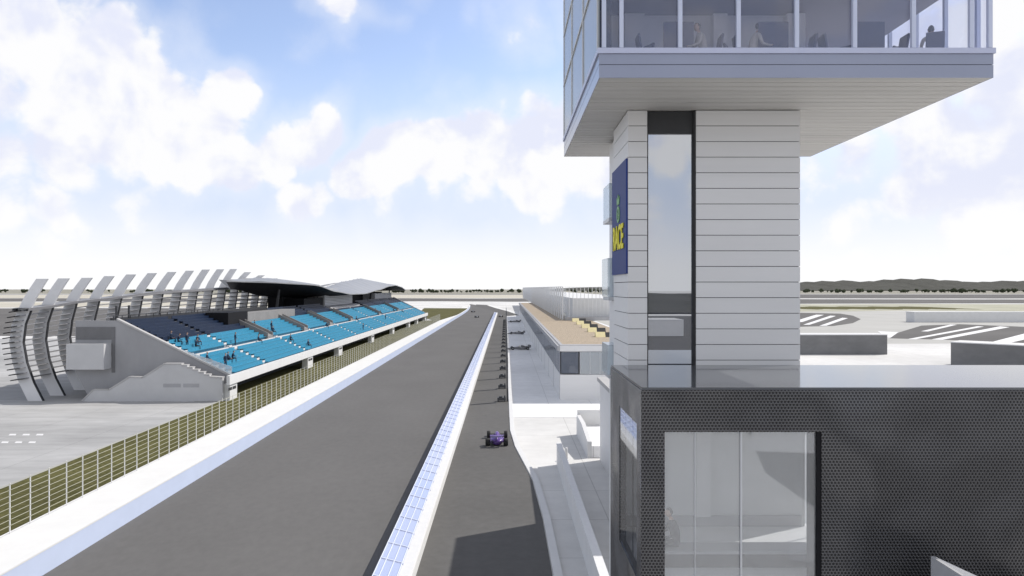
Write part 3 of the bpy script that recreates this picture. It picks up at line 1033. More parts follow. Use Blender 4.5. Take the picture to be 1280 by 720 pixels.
for q in range(14):
    z = 2.7 + q * 0.62
    x = wall_x(z)
    sl = MB()
    ya, yb = 85.0, 216.5
    a_ = []
    for s in range(12):
        y = ya + (yb - ya) * s / 11
        dz = (interp(JZ, y) - 10.8) * (q / 13.0)
        a_.append((y, z + dz, wall_x(min(12.7, z + dz))))
    for (y0, z0, x0), (y1, z1, x1) in zip(a_, a_[1:]):
        vs = []
        for (y, zz, xx) in ((y0, z0, x0), (y1, z1, x1)):
            vs += [(xx - 1.02, y, zz - 0.20), (xx + 0.55, y, zz + 0.02), (xx + 0.55, y, zz + 0.13), (xx - 1.02, y, zz - 0.08)]
        sl.add(vs, [(0, 1, 5, 4), (1, 2, 6, 5), (2, 3, 7, 6), (3, 0, 4, 7)])
    sl.build('louvre', M['slat'], GS)
# solid band above the louvres
tb = MB()
prev = None
for s in range(30):
    y = 85.2 + 4.5 * s
    jz = interp(JZ, y)
    cur = [(-58.45, y, jz - 0.02), (-56.5, y, jz - 0.02), (-56.4, y, jz + 0.30), (-58.35, y, jz + 0.30)]
    if prev:
        tb.add(prev + cur, [(0, 1, 5, 4), (1, 2, 6, 5), (2, 3, 7, 6), (3, 0, 4, 7)])
    prev = cur
tb.build('ring_beam', M['slat'], GS)
# wavy roof
NU, NVv = 140, 8
top, und = [], []
for i in range(NU + 1):
    y = 140 + (304 - 140) * i / NU
    xb, zb, xf, zf = interp(TIPX, y) - 0.6, interp(TIPZ, y) - 0.35, interp(FRX, y), interp(FRZ, y)
    e_ = min(1.0, (y - 140) / 26.0)
    zb = zb - (zb - zf - 0.1) * (1 - e_ * e_ * (3 - 2 * e_))
    up = 0.14 if i % 5 == 0 else 0.0
    for j in range(NVv + 1):
        t = j / NVv
        z = zb + (zf - zb) * (t ** 1.25)
        x = xb + (xf - xb) * t
        top.append((x, y, z + up))
        xs_ = -53.5 + (xf + 53.5) * t
        und.append((xs_ if j < NVv else x, y, zf - 0.22 + (min(interp(SOZ, y), zf - 0.3) - zf + 0.22) * (1 - t) ** 1.1))
fs = []
W = NVv + 1
for i in range(NU):
    for j in range(NVv):
        a = i * W + j
        fs.append((a, a + 1, a + 1 + W, a + W))
rmb = MB().add(top, fs, 0, True)
per = [j for j in range(W)] + [i * W + NVv for i in range(1, NU + 1)] + [NU * W + j for j in range(NVv - 1, -1, -1)] + [i * W for i in range(NU - 1, 0, -1)]
sv = [top[i] for i in per] + [und[i] for i in per]
n = len(per)
rmb.add(sv, [(i, (i + 1) % n, (i + 1) % n + n, i + n) for i in range(n)])
roof = rmb.build('roof', M['roof_top'], GS)
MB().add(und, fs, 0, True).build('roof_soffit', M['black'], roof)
for y in (155, 187, 223, 262, 302):
    MB().tube((-49.4, y, rz_(NR) - 1.2), (-48.6, y, interp(FRZ, y) + 0.3), 0.3, 0.22, 10).build('roof_prop', M['dark'], GS)

# spectators on the blue seats
T_sit = person_mesh('person', 'sit', M['cloth_navy'], M['cloth_navy'])
T_stand = person_mesh('person', 'stand', M['cloth_navy'], M['cloth_navy'])
T_lean = person_mesh('person', 'lean', M['cloth_navy'], M['cloth_grey'])
specs = [
    (215, 429, 'sit', 'dark clad spectator sitting farthest left, topmost of the group near the stand end'),
    (223, 432, 'lean', 'dark clad spectator sitting second from left in the group near the stand end'),
    (232, 433, 'stand', 'dark clad spectator standing in the middle of the group near the stand end'),
    (248, 433, 'sit', 'upper one of two dark clad spectators sitting close together, left of the first aisle'),
    (245.5, 437, 'lean', 'lower one of two dark clad spectators sitting close together, left of the first aisle'),
    (292.5, 433, 'stand', 'lone dark clad spectator standing in the upper rows just above the walkway'),
    (260, 455, 'sit', 'dark clad spectator sitting alone in the lower rows near the end wall'),
    (280, 464, 'stand', 'dark clad spectator standing at the front corner of the stand'),
    (286, 456, 'sit', 'left of two seated spectators beside the one standing at the front corner'),
    (291, 455, 'lean', 'right of two seated spectators beside the one standing at the front corner'),
    (324, 428, 'sit', 'dark clad spectator sitting at the foot of the nearest grey stair'),
    (319, 410, 'sit', 'dark clad spectator sitting high above the nearest grey stair'),
    (338, 415, 'stand', 'dark clad spectator standing between the first two grey stairs'),
    (342, 417, 'sit', 'seated spectator right beside one standing between the first two grey stairs'),
    (364, 428, 'sit', 'dark clad spectator sitting just below the walkway at the second grey stair'),
    (386, 434, 'sit', 'dark clad spectator sitting near the front rail before the third column'),
    (408, 410, 'lean', 'dark clad spectator sitting alone right of the second grey stair, above the walkway'),
    (446, 403, 'sit', 'dark clad spectator sitting below the louvred gallery box'),
    (453, 413, 'stand', 'dark clad spectator standing near the front rail above the fourth column'),
    (481, 402, 'stand', 'dark clad spectator standing in the far lower rows'),
    (476, 394, 'sit', 'dark clad spectator sitting just above the one standing in the far lower rows'),
    (469, 390, 'lean', 'dark clad spectator sitting highest in the far block'),
    (503, 392, 'sit', 'dark clad spectator sitting farthest right, close to the far end of the stand'),
    (492, 389.5, 'sit', 'dark clad spectator sitting in upper rows near the far end of the stand'),
]
T_used = set()
for px, py, pose, lab in specs:
    best = None
    for i in range(NR):
        x, z = rx(i), rz_(i)
        d = (x - 0.3) * F / (px - CX)
        yy_ = CY - (z - H) * F / d
        e = abs(yy_ - py)
        if best is None or e < best[0]:
            best = (e, i, d)
    _, i, d = best
    tm = {'sit': T_sit, 'stand': T_stand, 'lean': T_lean}[pose]
    o = tm if pose not in T_used else tm.copy()
    if pose in T_used:
        COL.objects.link(o)
    T_used.add(pose)
    d = min(max(d, Y0 + 1), Y1 - 1)
    o.location = (rx(i) - 0.12 if pose == 'stand' else rx(i) - 0.42, d, rz_(i) + (0.0 if pose == 'stand' else 0.43))
    o.rotation_euler = (0, 0, math.radians(90 + random.uniform(-25, 25)))
    s = 1.12
    o.scale = (s, s, s)
    tag(o, lab, 'person', 'spectators on the blue grandstand seats')

# ------------------------------------------------------------------ pit building
PB = thing('pit_building', 'long pale two storey pit building with a wooden roof terrace', 'building', (12, 200, 0))
xa, xb, ya, yb = 6.56, 19.0, 86.8, 342.0
MB().box(xa, xb, ya, yb, 0, 3.05).build('ground_storey', M['panel'], PB)
MB().box(xa + 0.35, xb, ya + 0.35, yb, 3.052, 5.85).build('upper_storey', M['panel'], PB)
MB().box(xa, xb, ya, yb, 5.852, 6.55).build('roof_band', M['panel'], PB)
MB().box(xa - 0.3, xa - 0.01, ya, yb, 5.9, 6.5).build('eaves', M['grey'], PB)
MB().box(xa + 0.02, xb - 0.02, ya + 0.02, ya + 1.58, 6.552, 6.60).box(xa + 0.02, xa + 0.43, ya + 1.585, 341, 6.552, 6.60).build('deck_border', M['grey'], PB)
dk = MB()
for q in range(40):
    dk.box(xa + 0.45 + q * 0.28, xa + 0.45 + q * 0.28 + 0.265, ya + 1.6, 335, 6.552, 6.60)
dk.build('wood_deck', M['wood'], PB)
gr = MB()
for q in range(23):
    gr.box(xa - 0.02, xa + 0.0, ya + 11 * q + 0.5, ya + 11 * q + 0.56, 0.05, 3.0)
gr.build('facade_joint', M['slat'], PB)
for q in range(22):
    y = ya + 0.5 + 11.5 * q
    w = MB().box(xa + 0.04, xa + 0.12, y, y + 11.3, 3.06, 5.84).build('window', M['g_pit'], PB)
    f = MB()
    for t in range(4):
        f.box(xa - 0.01, xa + 0.035, y + 2.85 * t, y + 2.85 * t + 0.10, 3.13, 5.77)
    f.box(xa - 0.012, xa + 0.035, y, y + 11.2, 3.06, 3.13)
    f.box(xa - 0.012, xa + 0.035, y, y + 11.2, 5.77, 5.84)
    f.build('frame', M['metal'], w)
w = MB().box(xa + 0.1, xa + 2.35, ya + 0.02, ya + 0.1, 3.2, 5.75).build('window', M['g_pit'], PB)
MB().box(xa + 0.06, xa + 0.14, ya - 0.01, ya + 0.018, 3.1, 5.8).box(xa + 2.2, xa + 2.36, ya - 0.01, ya + 0.018, 3.1, 5.8).box(xa + 0.142, xa + 2.198, ya - 0.01, ya + 0.018, 3.1, 3.2).build('frame', M['dark'], w)
w = MB().box(xa + 2.4, xb - 0.2, ya + 0.03, ya + 0.1, 3.1, 5.8).build('window', M['g_side'], PB)
f = MB()
for t in range(9):
    f.box(xa + 2.4 + 1.2 * t, xa + 2.45 + 1.2 * t, ya + 0.0, ya + 0.028, 3.1, 5.8)
f.build('frame', M['metal'], w)
for q in range(5):
    y = 102 + 11.5 * q
    x = 13.7 + 0.25 * q
    s_ = MB().prism_x([(y - 0.8, 6.602), (y + 0.8, 6.602), (y + 0.6, 7.15), (y - 0.2, 7.3)], x - 1.0, x + 0.35).build('skylight', M['cream_canvas'], PB)
    MB().prism_x([(y - 0.8, 6.602), (y + 0.8, 6.602), (y + 0.6, 7.12), (y - 0.2, 7.25)], x + 0.36, x + 1.75).build('skylight_glass', M['dark'], s_)
# set back upper hall with its row of fins
MB().box(14.6, 32.0, 155, 560, 6.61, 11.3).build('set_back_hall', M['white'], PB)
MB().box(12.7, 32.0, 152.6, 154.98, 6.61, 7.3).build('hall_base', M['grey'], PB)
for q in range(58):
    y = 155 + 6.2 * q
    MB().box(12.1, 12.42, y, y + 0.16, 6.602, 13.75).build('fin', M['line'], PB)
    if q % 2 == 0:
        MB().box(12.5, 13.3, y + 2.6, y + 2.66, 6.602, 13.35).build('glass_fin', M['fin'], PB)
MB().box(12.2, 12.32, 155.2, 514, 13.752, 13.83).build('fin_rail', M['line'], PB)
for q in range(13):
    x = 13.6 + 0.82 * q
    MB().tube((x, 154.0, 7.3), (x, 154.0, 13.7), 0.07, 0.06, 8).build('front_post', M['white'], PB)
MB().box(12.62, 24.5, 153.9, 154.1, 13.65, 13.72).build('post_beam', M['white'], PB)

# low block hidden behind the dark pavilion; its shadow falls across the apron
AN = thing('service_block', 'pale low service block behind the dark pavilion', 'building', (16, 46, 0))
MB().box(7.4, 26, 36, 56.5, 0, 6.2).build('wall', M['panel'], AN)
MB().box(7.2, 26.2, 35.8, 56.7, 6.2, 6.5).build('roof', M['conc_light'], AN)
MB().box(7.5, 14.2, 36.4, 44.2, 6.502, 12.0).build('shadow_block', M['panel'], AN)  # unseen block sized for the long shadow across the pit lane

# walls beside the apron
o = thing('retaining_wall', 'thin white retaining wall running beside the pit lane kerb', 'wall', (4.05, 40, 0))
MB().box(3.9, 4.22, 22, 55, 0, 1.6).build('wall_body', M['white'], o)
MB().box(3.86, 4.26, 22, 55.04, 1.602, 1.68).build('coping', M['line'], o)
o = thing('ramp_wall', 'stepped white ramp wall tucked behind the dark pavilion corner', 'wall', (7.0, 58, 0))
MB().prism_x([(57.2, 0), (66, 0), (66, 1.9), (62, 1.9), (57.2, 1.3)], 6.5, 6.85).build('wall_body', M['white'], o)
MB().box(6.87, 11, 57.4, 66, 0, 0.9).build('ramp', M['apron'], o)
MB().box(6.6, 9.5, 66.02, 66.4, 0, 2.3).build('end_wall', M['white'], o)
o = thing('bollard', 'small white bollard on the bright apron beside the retaining wall', 'bollard', (4.75, 56.5, 0))
MB().lathe([(0, 0.02), (0, 0.13), (0.9, 0.12), (0.98, 0.09), (1.0, 0.01)], (4.75, 56.5, 0), 'z', 12).build('shaft', M['white'], o)
MB().lathe([(0, 0.02), (0, 0.2), (0.05, 0.2), (0.05, 0.13)], (4.75, 56.5, 0), 'z', 12).build('base', M['metal'], o)


# ------------------------------------------------------------------ low walls and halls on the right
def low_block(name, label, pts, h, mw, mr, cat):
    cx = sum(p[0] for p in pts) / len(pts)
    cy = sum(p[1] for p in pts) / len(pts)
    o = thing(name, label, cat, (cx, cy, 0))
    MB().prism_z(pts, 0, h - 0.16).build('wall', mw, o)
    gp_ = [(cx + (p[0] - cx) * 1.004, cy + (p[1] - cy) * 1.004) for p in pts]
    MB().prism_z(gp_, h - 0.158, h).build('coping', mr, o)
    return o


low_block('low_hall', 'long dark grey low hall just right of the tower shaft', [(40, 146), (77.4, 146), (77.4, 150.5), (40, 150.5)], 4.1, M['hall_grey'], M['white'], 'building')
low_block('low_hall', 'dark grey low hall cut by the right edge, slanting towards the viewer', [(77.6, 125.5), (104, 98), (108, 101), (81.5, 129)], 4.15, M['hall_grey'], M['white'], 'building')
low_block('low_hall', 'pale long low hall standing beyond the striped asphalt on the right', [(160.7, 283), (300, 283), (300, 289), (160.7, 289)], 4.1, M['white'], M['white'], 'building')

# behind the viewer: hall mirrored by tower glass, ground sheets added for reflections
low_block('rear_hall', 'white low hall behind the viewer, mirrored in the tower glass', [(26, -160), (50, -160), (50, -172), (26, -172)], 4.6, M['white'], M['white'], 'building')
struct('added_rear_asphalt', MB().sheet([(19, 1), (70, 1), (90, -305), (8, -305), (8, -75), (24, -40), (19, -20)], 0.02), M['asphalt_lane'])
for pl in ([(20, -27), (44, -23), (46, -33), (24, -37)], [(17, -6), (23, -9), (27, -15), (22, -13)], [(44, -44), (58, -40), (60, -56), (48, -60)],
           [(14, -3), (17, -2), (20, -9), (16, -8)], [(52, -52), (100, -50), (110, -62), (60, -64)]):
    struct('reflected_patch', MB().sheet(pl, 0.03), M['line'])  # pale patches added for the cladding to mirror as light blotches
struct('added_rear_gravel', MB().sheet([(30, 0), (52, 0), (46, -12), (33, -8)], 0.03), M['earth'])

# ------------------------------------------------------------------ control tower
TW = thing('control_tower', 'tall control tower with pale banded shaft and overhanging glazed cabin', 'tower', (6.1, 22.4, 0))
tx0, tx1, ty0, ty1 = 3.57, 8.59, 21.0, 23.8
sx0, sx1 = 4.13, 5.55
zt = 18.68
core = MB()
core.box(tx0 + 0.03, sx0 - 0.03, ty0 + 0.03, ty1 - 0.03, 0, zt)
core.box(sx1 + 0.03, tx1 - 0.03, ty0 + 0.03, ty1 - 0.03, 0, zt)
core.box(sx0 - 0.028, sx1 + 0.028, ty0 + 0.6, ty1 - 0.03, 0, zt - 0.002)
core.build('core', M['gap'], TW)
cl = MB()
nb = 41
bh = 0.4555
for q in range(nb):
    z0 = zt - bh * (q + 1) + 0.014
    z1 = zt - bh * q - 0.005
    if z1 < 0.2:
        break
    cl.box(tx0, sx0, ty0, ty1, z0, z1)
    cl.box(sx1, tx1, ty0, ty1, z0, z1)
cl.build('cladding', M['panel'], TW)
MB().box(sx1 - 0.07, sx1 - 0.002, ty0 - 0.01, ty0 + 0.5, 0, zt - 0.01).box(sx0 + 0.002, sx0 + 0.03, ty0 + 0.0, ty0 + 0.5, 0, zt - 0.01).build('slot_frame', M['gap'], TW)
MB().box(sx0 + 0.031, sx1 - 0.071, ty0 + 0.10, ty0 + 0.5, 18.02, zt - 0.01).build('slot_lintel', M['dark'], TW)
MB().box(sx0 + 0.031, sx1 - 0.071, ty0 + 0.12, ty0 + 0.16, 0, 18.018).build('slot_glass', M['g_slot'], TW)
MB().box(sx0 + 0.031, sx0 + 0.33, ty0 + 0.2, ty0 + 0.5, 0, 18.0).build('slot_jamb', M['panel'], TW)
for z0, z1 in ((15.85, 17.0), (13.2, 14.5), (10.6, 11.6)):
    MB().box(3.40 + (0.05 if z0 > 15 else 0.0), 5.0, ty1 + 0.2, ty1 + 1.6, z0, z1).build('glass_balcony', M['g_rail'], TW)
    MB().box(3.44, 5.0, ty1 + 0.2, ty1 + 1.6, z0 - 0.12, z0 - 0.004).build('balcony_slab', M['metal'], TW)
MB().box(3.75, 8.4, ty1 + 0.02, ty1 + 2.2, 0, 18.6).build('stair_shaft', M['panel'], TW)
# cabin
cx0, cx1, cy0, cy1, cz0 = 2.31, 12.06, 17.8, 28.5, 18.70
sf = MB()
nq = 27
pwid = (cy1 - cy0) / nq
for q in range(nq):
    sf.box(cx0 + 0.03, cx1 - 0.03, cy0 + 0.03 + q * pwid, cy0 + 0.03 + (q + 1) * pwid - 0.032 - (0.06 if q == nq - 1 else 0), cz0, cz0 + 0.05)
sf.build('soffit', M['soffit'], TW)
MB().box(cx0 + 0.07, cx1 - 0.07, cy0 + 0.07, cy1 - 0.07, cz0 + 0.045, cz0 + 0.06).build('soffit_backing', M['gap'], TW)
MB().box(cx0 + 0.06, cx1 - 0.06, cy0 + 0.06, cy1 - 0.06, cz0 + 0.062, 18.98).build('floor_slab', M['white'], TW)


def ring(x0, x1, y0, y1, t, z0, z1):
    m_ = MB()
    m_.box(x0, x1, y0, y0 + t, z0, z1)
    m_.box(x0, x1, y1 - t, y1, z0, z1)
    m_.box(x0, x0 + t, y0 + t, y1 - t, z0, z1)
    m_.box(x1 - t, x1, y0 + t, y1 - t, z0, z1)
    return m_


ring(cx0, cx1, cy0, cy1, 0.025, cz0 + 0.0, 19.015).build('lower_spandrel', M['lav'], TW)
ring(cx0, cx1, cy0, cy1, 0.025, 19.03, 19.29).build('upper_spandrel', M['lav'], TW)
ring(cx0 + 0.03, cx1 - 0.03, cy0 + 0.03, cy1 - 0.03, 0.03, cz0 + 0.06, 19.25).build('spandrel_backing', M['gap'], TW)
ring(cx0 - 0.04, cx1 + 0.04, cy0 - 0.04, cy1 + 0.04, 0.14, 19.295, 19.43).build('sill', M['lav_light'], TW)
for nm, a in (('front_glazing', (cx0 + 0.05, cx1 - 0.05, cy0 + 0.05, cy0 + 0.062)), ('rear_glazing', (cx0 + 0.05, cx1 - 0.05, cy1 - 0.062, cy1 - 0.05)),
              ('right_glazing', (cx1 - 0.062, cx1 - 0.05, cy0 + 0.07, cy1 - 0.07))):
    MB().box(*a, 19.43, 25.2).build(nm, M['g_cabin'] if nm == 'front_glazing' else M['g_clear'], TW)
MB().box(cx0 + 0.0, cx0 + 0.02, cy0 + 0.07, cy1 - 0.07, 19.43, 25.2).build('left_glazing', M['g_left'], TW)
for x in (cx0 + 0.12, 2.86, 4.31, 5.75, 7.19, 8.62, 10.07, 11.5, cx1 - 0.10):
    MB().box(x - 0.05, x + 0.05, cy0 - 0.05, cy0 + 0.045, 19.432, 25.2).build('mullion', M['mull'], TW)
for y in (18.4, 19.75, 21.15, 22.6, 24.1, 25.6, 27.1, 28.4):
    MB().box(cx1 - 0.048, cx1 + 0.05, y - 0.05, y + 0.05, 19.432, 25.2).build('mullion', M['mull'], TW)
for y in (18.0, 21.4, 25.0, 28.4):
    MB().box(cx0 - 0.03, cx0 - 0.004, y - 0.03, y + 0.03, 19.432, 25.2).build('mullion', M['white'], TW)
for z in (21.45, 23.4):
    MB().box(cx0 - 0.032, cx0 - 0.003, cy0 + 0.0, cy1, z, z + 0.07).build('transom', M['white'], TW)
MB().box(cx0 + 0.1, cx1 - 0.1, cy0 + 0.1, cy1 - 0.1, 21.45, 21.8).build('upper_floor', M['ceiling'], TW)
MB().box(cx0, cx1, cy0, cy1, 25.202, 25.6).build('roof', M['panel'], TW)
iw = MB()
iw.box(2.9, 8.6, 21.0, 23.6, 18.982, 21.448)
iw.build('core_wall', M['line'], TW)
for x0, x1 in ((3.42, 4.0), (5.98, 6.38), (8.1, 8.62)):
    MB().box(x0, x1, 20.7, 20.98, 18.982, 21.4).build('interior_pier', M['line'], TW)
MB().box(2.36, 2.88, 19.6, 23.6, 18.982, 21.448).build('dark_cupboard', M['furn'], TW)

# blue banner on the left face of the shaft
BN = thing('banner', 'tall dark blue banner with yellow RACE lettering on the tower shaft', 'banner', (tx0 - 0.05, 22.4, 13.9))
MB().box(tx0 - 0.06, tx0 - 0.004, ty0 - 0.0, ty1 - 0.06, 13.92, 17.28).build('cloth', M['blue_panel'], BN)


def text_obj(body, name, m, size, loc, rot, parent, ext=0.012, offset=0.0, sx=1.0):
    cu = bpy.data.curves.new(name, 'FONT')
    cu.body = body
    cu.size = size
    cu.extrude = ext
    cu.offset = offset
    cu.align_x = 'CENTER'
    cu.align_y = 'CENTER'
    tmp = bpy.data.objects.new('lettering_curve', cu)
    COL.objects.link(tmp)
    dg = bpy.context.evaluated_depsgraph_get()
    me = bpy.data.meshes.new_from_object(tmp.evaluated_get(dg))
    bpy.data.objects.remove(tmp)
    mw = Matrix.Translation(Vector(loc) - org(parent)) @ rot.to_4x4() @ Matrix.Diagonal((sx, 1, 1, 1))
    me.transform(mw)
    me.materials.clear()
    me.materials.append(m)
    o = bpy.data.objects.new(name, me)
    COL.objects.link(o)
    o.parent = parent
    return o


ROT = Matrix(((0, 0, -1), (-1, 0, 0), (0, 1, 0)))        # text x -> -Y, up -> Z, facing -X
text_obj('RACE', 'lettering', M['yellow'], 1.02, (tx0 - 0.085, 22.36, 15.02), ROT, BN, 0.012, 0.028, 0.80)
em = MB()                                                # wheel below a small crown
yc, zc, xs = 22.36, 15.78, tx0 - 0.075
NS = 28
vs, fs = [], []
for i in range(NS):
    t = 2 * math.pi * i / NS
    for r in (0.17, 0.26):
        for x in (xs - 0.012, xs + 0.012):
            vs.append((x, yc + r * math.cos(t), zc + r * math.sin(t)))
for i in range(NS):
    a, b = i * 4, ((i + 1) % NS) * 4
    fs += [(a, b, b + 2, a + 2), (a + 1, a + 3, b + 3, b + 1), (a, a + 1, b + 1, b), (a + 2, b + 2, b + 3, a + 3)]
em.add(vs, fs)
for i in range(3):
    t = math.pi * i / 3 + 0.3
    em.add([(xs - 0.01, yc + s * 0.17 * math.cos(t) + q * 0.02 * math.sin(t), zc + s * 0.17 * math.sin(t) - q * 0.02 * math.cos(t)) for s in (-1, 1) for q in (-1, 1)], [(0, 1, 3, 2)])
crown = [(-0.20, 0.30), (0.20, 0.30), (0.25, 0.55), (0.12, 0.44), (0.0, 0.62), (-0.12, 0.44), (-0.25, 0.55)]
em.prism_x([(yc + a, zc + b) for a, b in crown], xs - 0.012, xs + 0.012)
em.build('emblem', M['green_gold'], BN)

# furniture and people inside the cabin
FZ = 18.982


def make_desk():
    r = thing('control_desk', None, None)
    MB().box(-0.42, 0.42, -0.3, 0.3, 0.70, 0.74).build('table_top', M['furn'], r)
    for sx in (-1, 1):
        MB().box(0.36 * sx - 0.03, 0.36 * sx + 0.03, -0.28, 0.28, 0, 0.698).build('leg', M['furn'], r)
    s = MB().box(-0.40, 0.40, -0.05, 0.0, 0.92, 1.60)
    s.box(-0.04, 0.04, 0.002, 0.05, 0.742, 1.2)
    s.box(-0.40, 0.40, -0.29, -0.27, 0.1, 0.698)
    s.build('monitor', M['furn'], r)
    return r


def make_chair():
    r = thing('office_chair', None, None)
    MB().box(-0.25, 0.25, -0.25, 0.25, 0.46, 0.55).build('seat', M['furn'], r, 0.03)
    MB().prism_x([(0.20, 0.60), (0.27, 0.60), (0.36, 1.15), (0.30, 1.17)], -0.22, 0.22).build('backrest', M['furn'], r, 0.02)
    MB().box(-0.29, -0.25, -0.15, 0.2, 0.70, 0.74).box(-0.28, -0.26, 0.0, 0.04, 0.5, 0.70).build('armrest', M['furn'], r)
    MB().box(0.25, 0.29, -0.15, 0.2, 0.70, 0.74).box(0.26, 0.28, 0.0, 0.04, 0.5, 0.70).build('armrest', M['furn'], r)
    b = MB().tube((0, 0, 0.08), (0, 0, 0.46), 0.03, n=8)
    for k_ in range(5):
        t = 2 * math.pi * k_ / 5
        b.tube((0, 0, 0.10), (0.28 * math.cos(t), 0.28 * math.sin(t), 0.05), 0.02, n=6)
    b.build('pedestal', M['furn'], r)
    return r


desk, chair = make_desk(), make_chair()
for i, (px, lab) in enumerate(((848, 'dark control desk with monitor behind the leftmost cabin window bay'), (966, 'dark control desk with monitor behind the middle cabin window bays'),
                               (1086, 'dark control desk with monitor behind the right cabin window bays'))):
    o = desk if i == 0 else copy_tree(desk)
    o.location = ((px - CX) * 19.2 / F, 19.2, FZ)
    tag(o, lab, 'desk', 'control desks in the tower cabin')
ch = [(812, 90, 'dark office chair left of the first control desk'), (886, -90, 'dark office chair right of the first control desk, under a seated person'),
      (934, 90, 'dark office chair left of the middle control desk, under a seated person'), (1002, -90, 'dark office chair right of the middle control desk'),
      (1042, 90, 'dark office chair left of the right control desk'), (1116, -90, 'dark office chair right of the right control desk'), (1166, 160, 'dark office chair near the right end of the cabin'),
      (800, -60, 'dark office chair farthest left in the cabin, turned away'), (922, 60, 'dark office chair between the first and middle control desks, turned away'),
      (1056, -40, 'dark office chair just right of the fifth mullion, close to the right control desk'), (1136, 20, 'dark office chair between the right control desk and the seated person')]
for i, (px, rz, lab) in enumerate(ch):
    o = chair if i == 0 else copy_tree(chair)
    dy_ = 19.3 if i < 7 else 20.1
    o.location = ((px - CX) * dy_ / F, dy_, FZ + (0.12 if i < 7 else 0.2))
    o.rotation_euler = (0, 0, math.radians(rz))
    tag(o, lab, 'chair', 'office chairs in the tower cabin')
    if i:
        continue
for c in (chair,):
    pass
T_beige = person_mesh('person', 'lean', M['cloth_beige'], M['cloth_grey'])
for i, (px, rz, lab) in enumerate(((882, -90, 'person in beige top seated at the first control desk, facing left'), (938, 90, 'person in beige top seated at the middle control desk, facing right'),
                                   (1166, 160, 'person in beige top seated near the right end of the cabin'))):
    o = T_beige if i == 0 else T_beige.copy()
    if i:
        COL.objects.link(o)
    o.location = ((px - CX) * 19.3 / F, 19.3, FZ + 0.67)
    o.rotation_euler = (0, 0, math.radians(rz))
    tag(o, lab, 'person', 'people in the tower cabin')

# ------------------------------------------------------------------ dark pavilion in front of the tower
DP = thing('dark_pavilion', 'dark pavilion clad in expanded metal mesh in front of the tower', 'building', (12, 18.6, 0))
dx0, dx1, dy0, dy1, dz = 3.05, 24.0, 16.2, 20.94, 11.2
wx0, wx1, wz0, wz1 = 3.58, 7.11, 6.7, 10.26
t = 0.18
fw = MB()
fw.box(dx0, wx0, dy0, dy0 + t, 0, dz)
fw.box(wx0, wx1, dy0, dy0 + t, wz1, dz)
fw.box(wx0, wx1, dy0, dy0 + t, 0, wz0)
fw.box(wx1, dx1, dy0, dy0 + t, 0, dz)
fw.build('front_cladding', M['clad'], DP)
lw_ = MB()
lw_.box(dx0, dx0 + t, dy0 + t + 0.003, 16.75, 0, dz - 0.002)
lw_.box(dx0, dx0 + t, 19.3, dy1, 0, dz - 0.002)
lw_.box(dx0, dx0 + t, 16.75, 19.3, 10.35, dz - 0.002)
lw_.box(dx0, dx0 + t, 16.75, 19.3, 0, 6.75)
lw_.build('side_cladding', M['clad'], DP)
MB().box(dx0 + t + 0.003, 8.62, dy1 - 0.2, dy1, 0, dz - 0.003).box(8.62, dx1, dy1 - 0.2, dy1, 10.3, dz - 0.003).box(8.62, dx1, dy1 - 0.2, dy1, 0, 6.64).build('rear_wall', M['white'], DP)
MB().box(dx0 + 0.02, dx1, dy0 + 0.02, dy1 - 0.003, dz + 0.002, dz + 0.06).build('roof', M['roof_dark'], DP)
MB().box(dx0 + t + 0.003, 23.5, dy0 + t + 0.003, dy1 - 0.203, 6.3, 6.64).build('floor', M['line'], DP)
MB().box(dx0 + t + 0.003, 23.5, dy0 + t + 0.003, dy1 - 0.203, 10.45, 10.7).build('ceiling', M['line'], DP)
MB().box(23.51, 23.75, dy0 + t + 0.003, dy1 - 0.203, 6.3, 10.7).build('partition', M['line'], DP)
w = MB().box(wx0 + 0.02, wx1 - 0.1, dy0 + 0.09, dy0 + 0.105, wz0, wz1).build('window', M['g_room'], DP)
MB().box(4.27, 4.29, dy0 + 0.07, dy0 + 0.088, wz0, wz1).box(5.30, 5.34, dy0 + 0.05, dy0 + 0.088, wz0, wz1).build('frame', M['metal'], w)
MB().box(wx1 - 0.09, wx1 - 0.003, dy0 + 0.02, dy0 + 0.6, wz0, wz1 - 0.003).build('reveal', M['black'], w)
w = MB().box(dx0 + 0.012, dx0 + 0.022, 16.76, 19.29, 6.76, 10.34).build('window', M['g_clear'], DP)
MB().box(dx0 + 0.03, dx0 + 0.06, 17.5, 17.54, 6.76, 10.34).build('frame', M['dark'], w)
w = MB().box(8.64, 23.9, dy1 - 0.11, dy1 - 0.095, 6.65, 10.29).build('window', M['g_clear'], DP)  # unseen rear glazing widened to let more sun into the room
for x in (10.2, 13, 16, 19, 22):
    MB().box(x, x + 0.06, dy1 - 0.14, dy1 - 0.112, 6.65, 10.29).build('frame', M['metal'], w)
MB().box(dx0 + t + 0.01, 8.5, dy1 - 0.26, dy1 - 0.205, 6.645, 6.95).build('skirting', M['grey'], DP)
MB().box(5.45, 5.85, dy1 - 0.4, dy1 - 0.205, 6.96, 10.44).build('pilaster', M['panel'], DP)
MB().prism_x([(13.9, 0), (14.9, 0), (14.9, 7.95), (13.9, 7.95)], 8.8, 8.86).build('stair_post', M['metal'], DP)
MB().prism_y([(8.87, 0), (15.5, 0), (15.5, 4.9), (8.87, 7.95)], 14.84, 14.9).build('stair_balustrade', M['panel'], DP)
MB().prism_y([(8.87, 5.5), (15.5, 2.4), (15.5, 2.7), (8.87, 6.9)], 14.95, 16.15).build('stair_flight', M['grey'], DP)

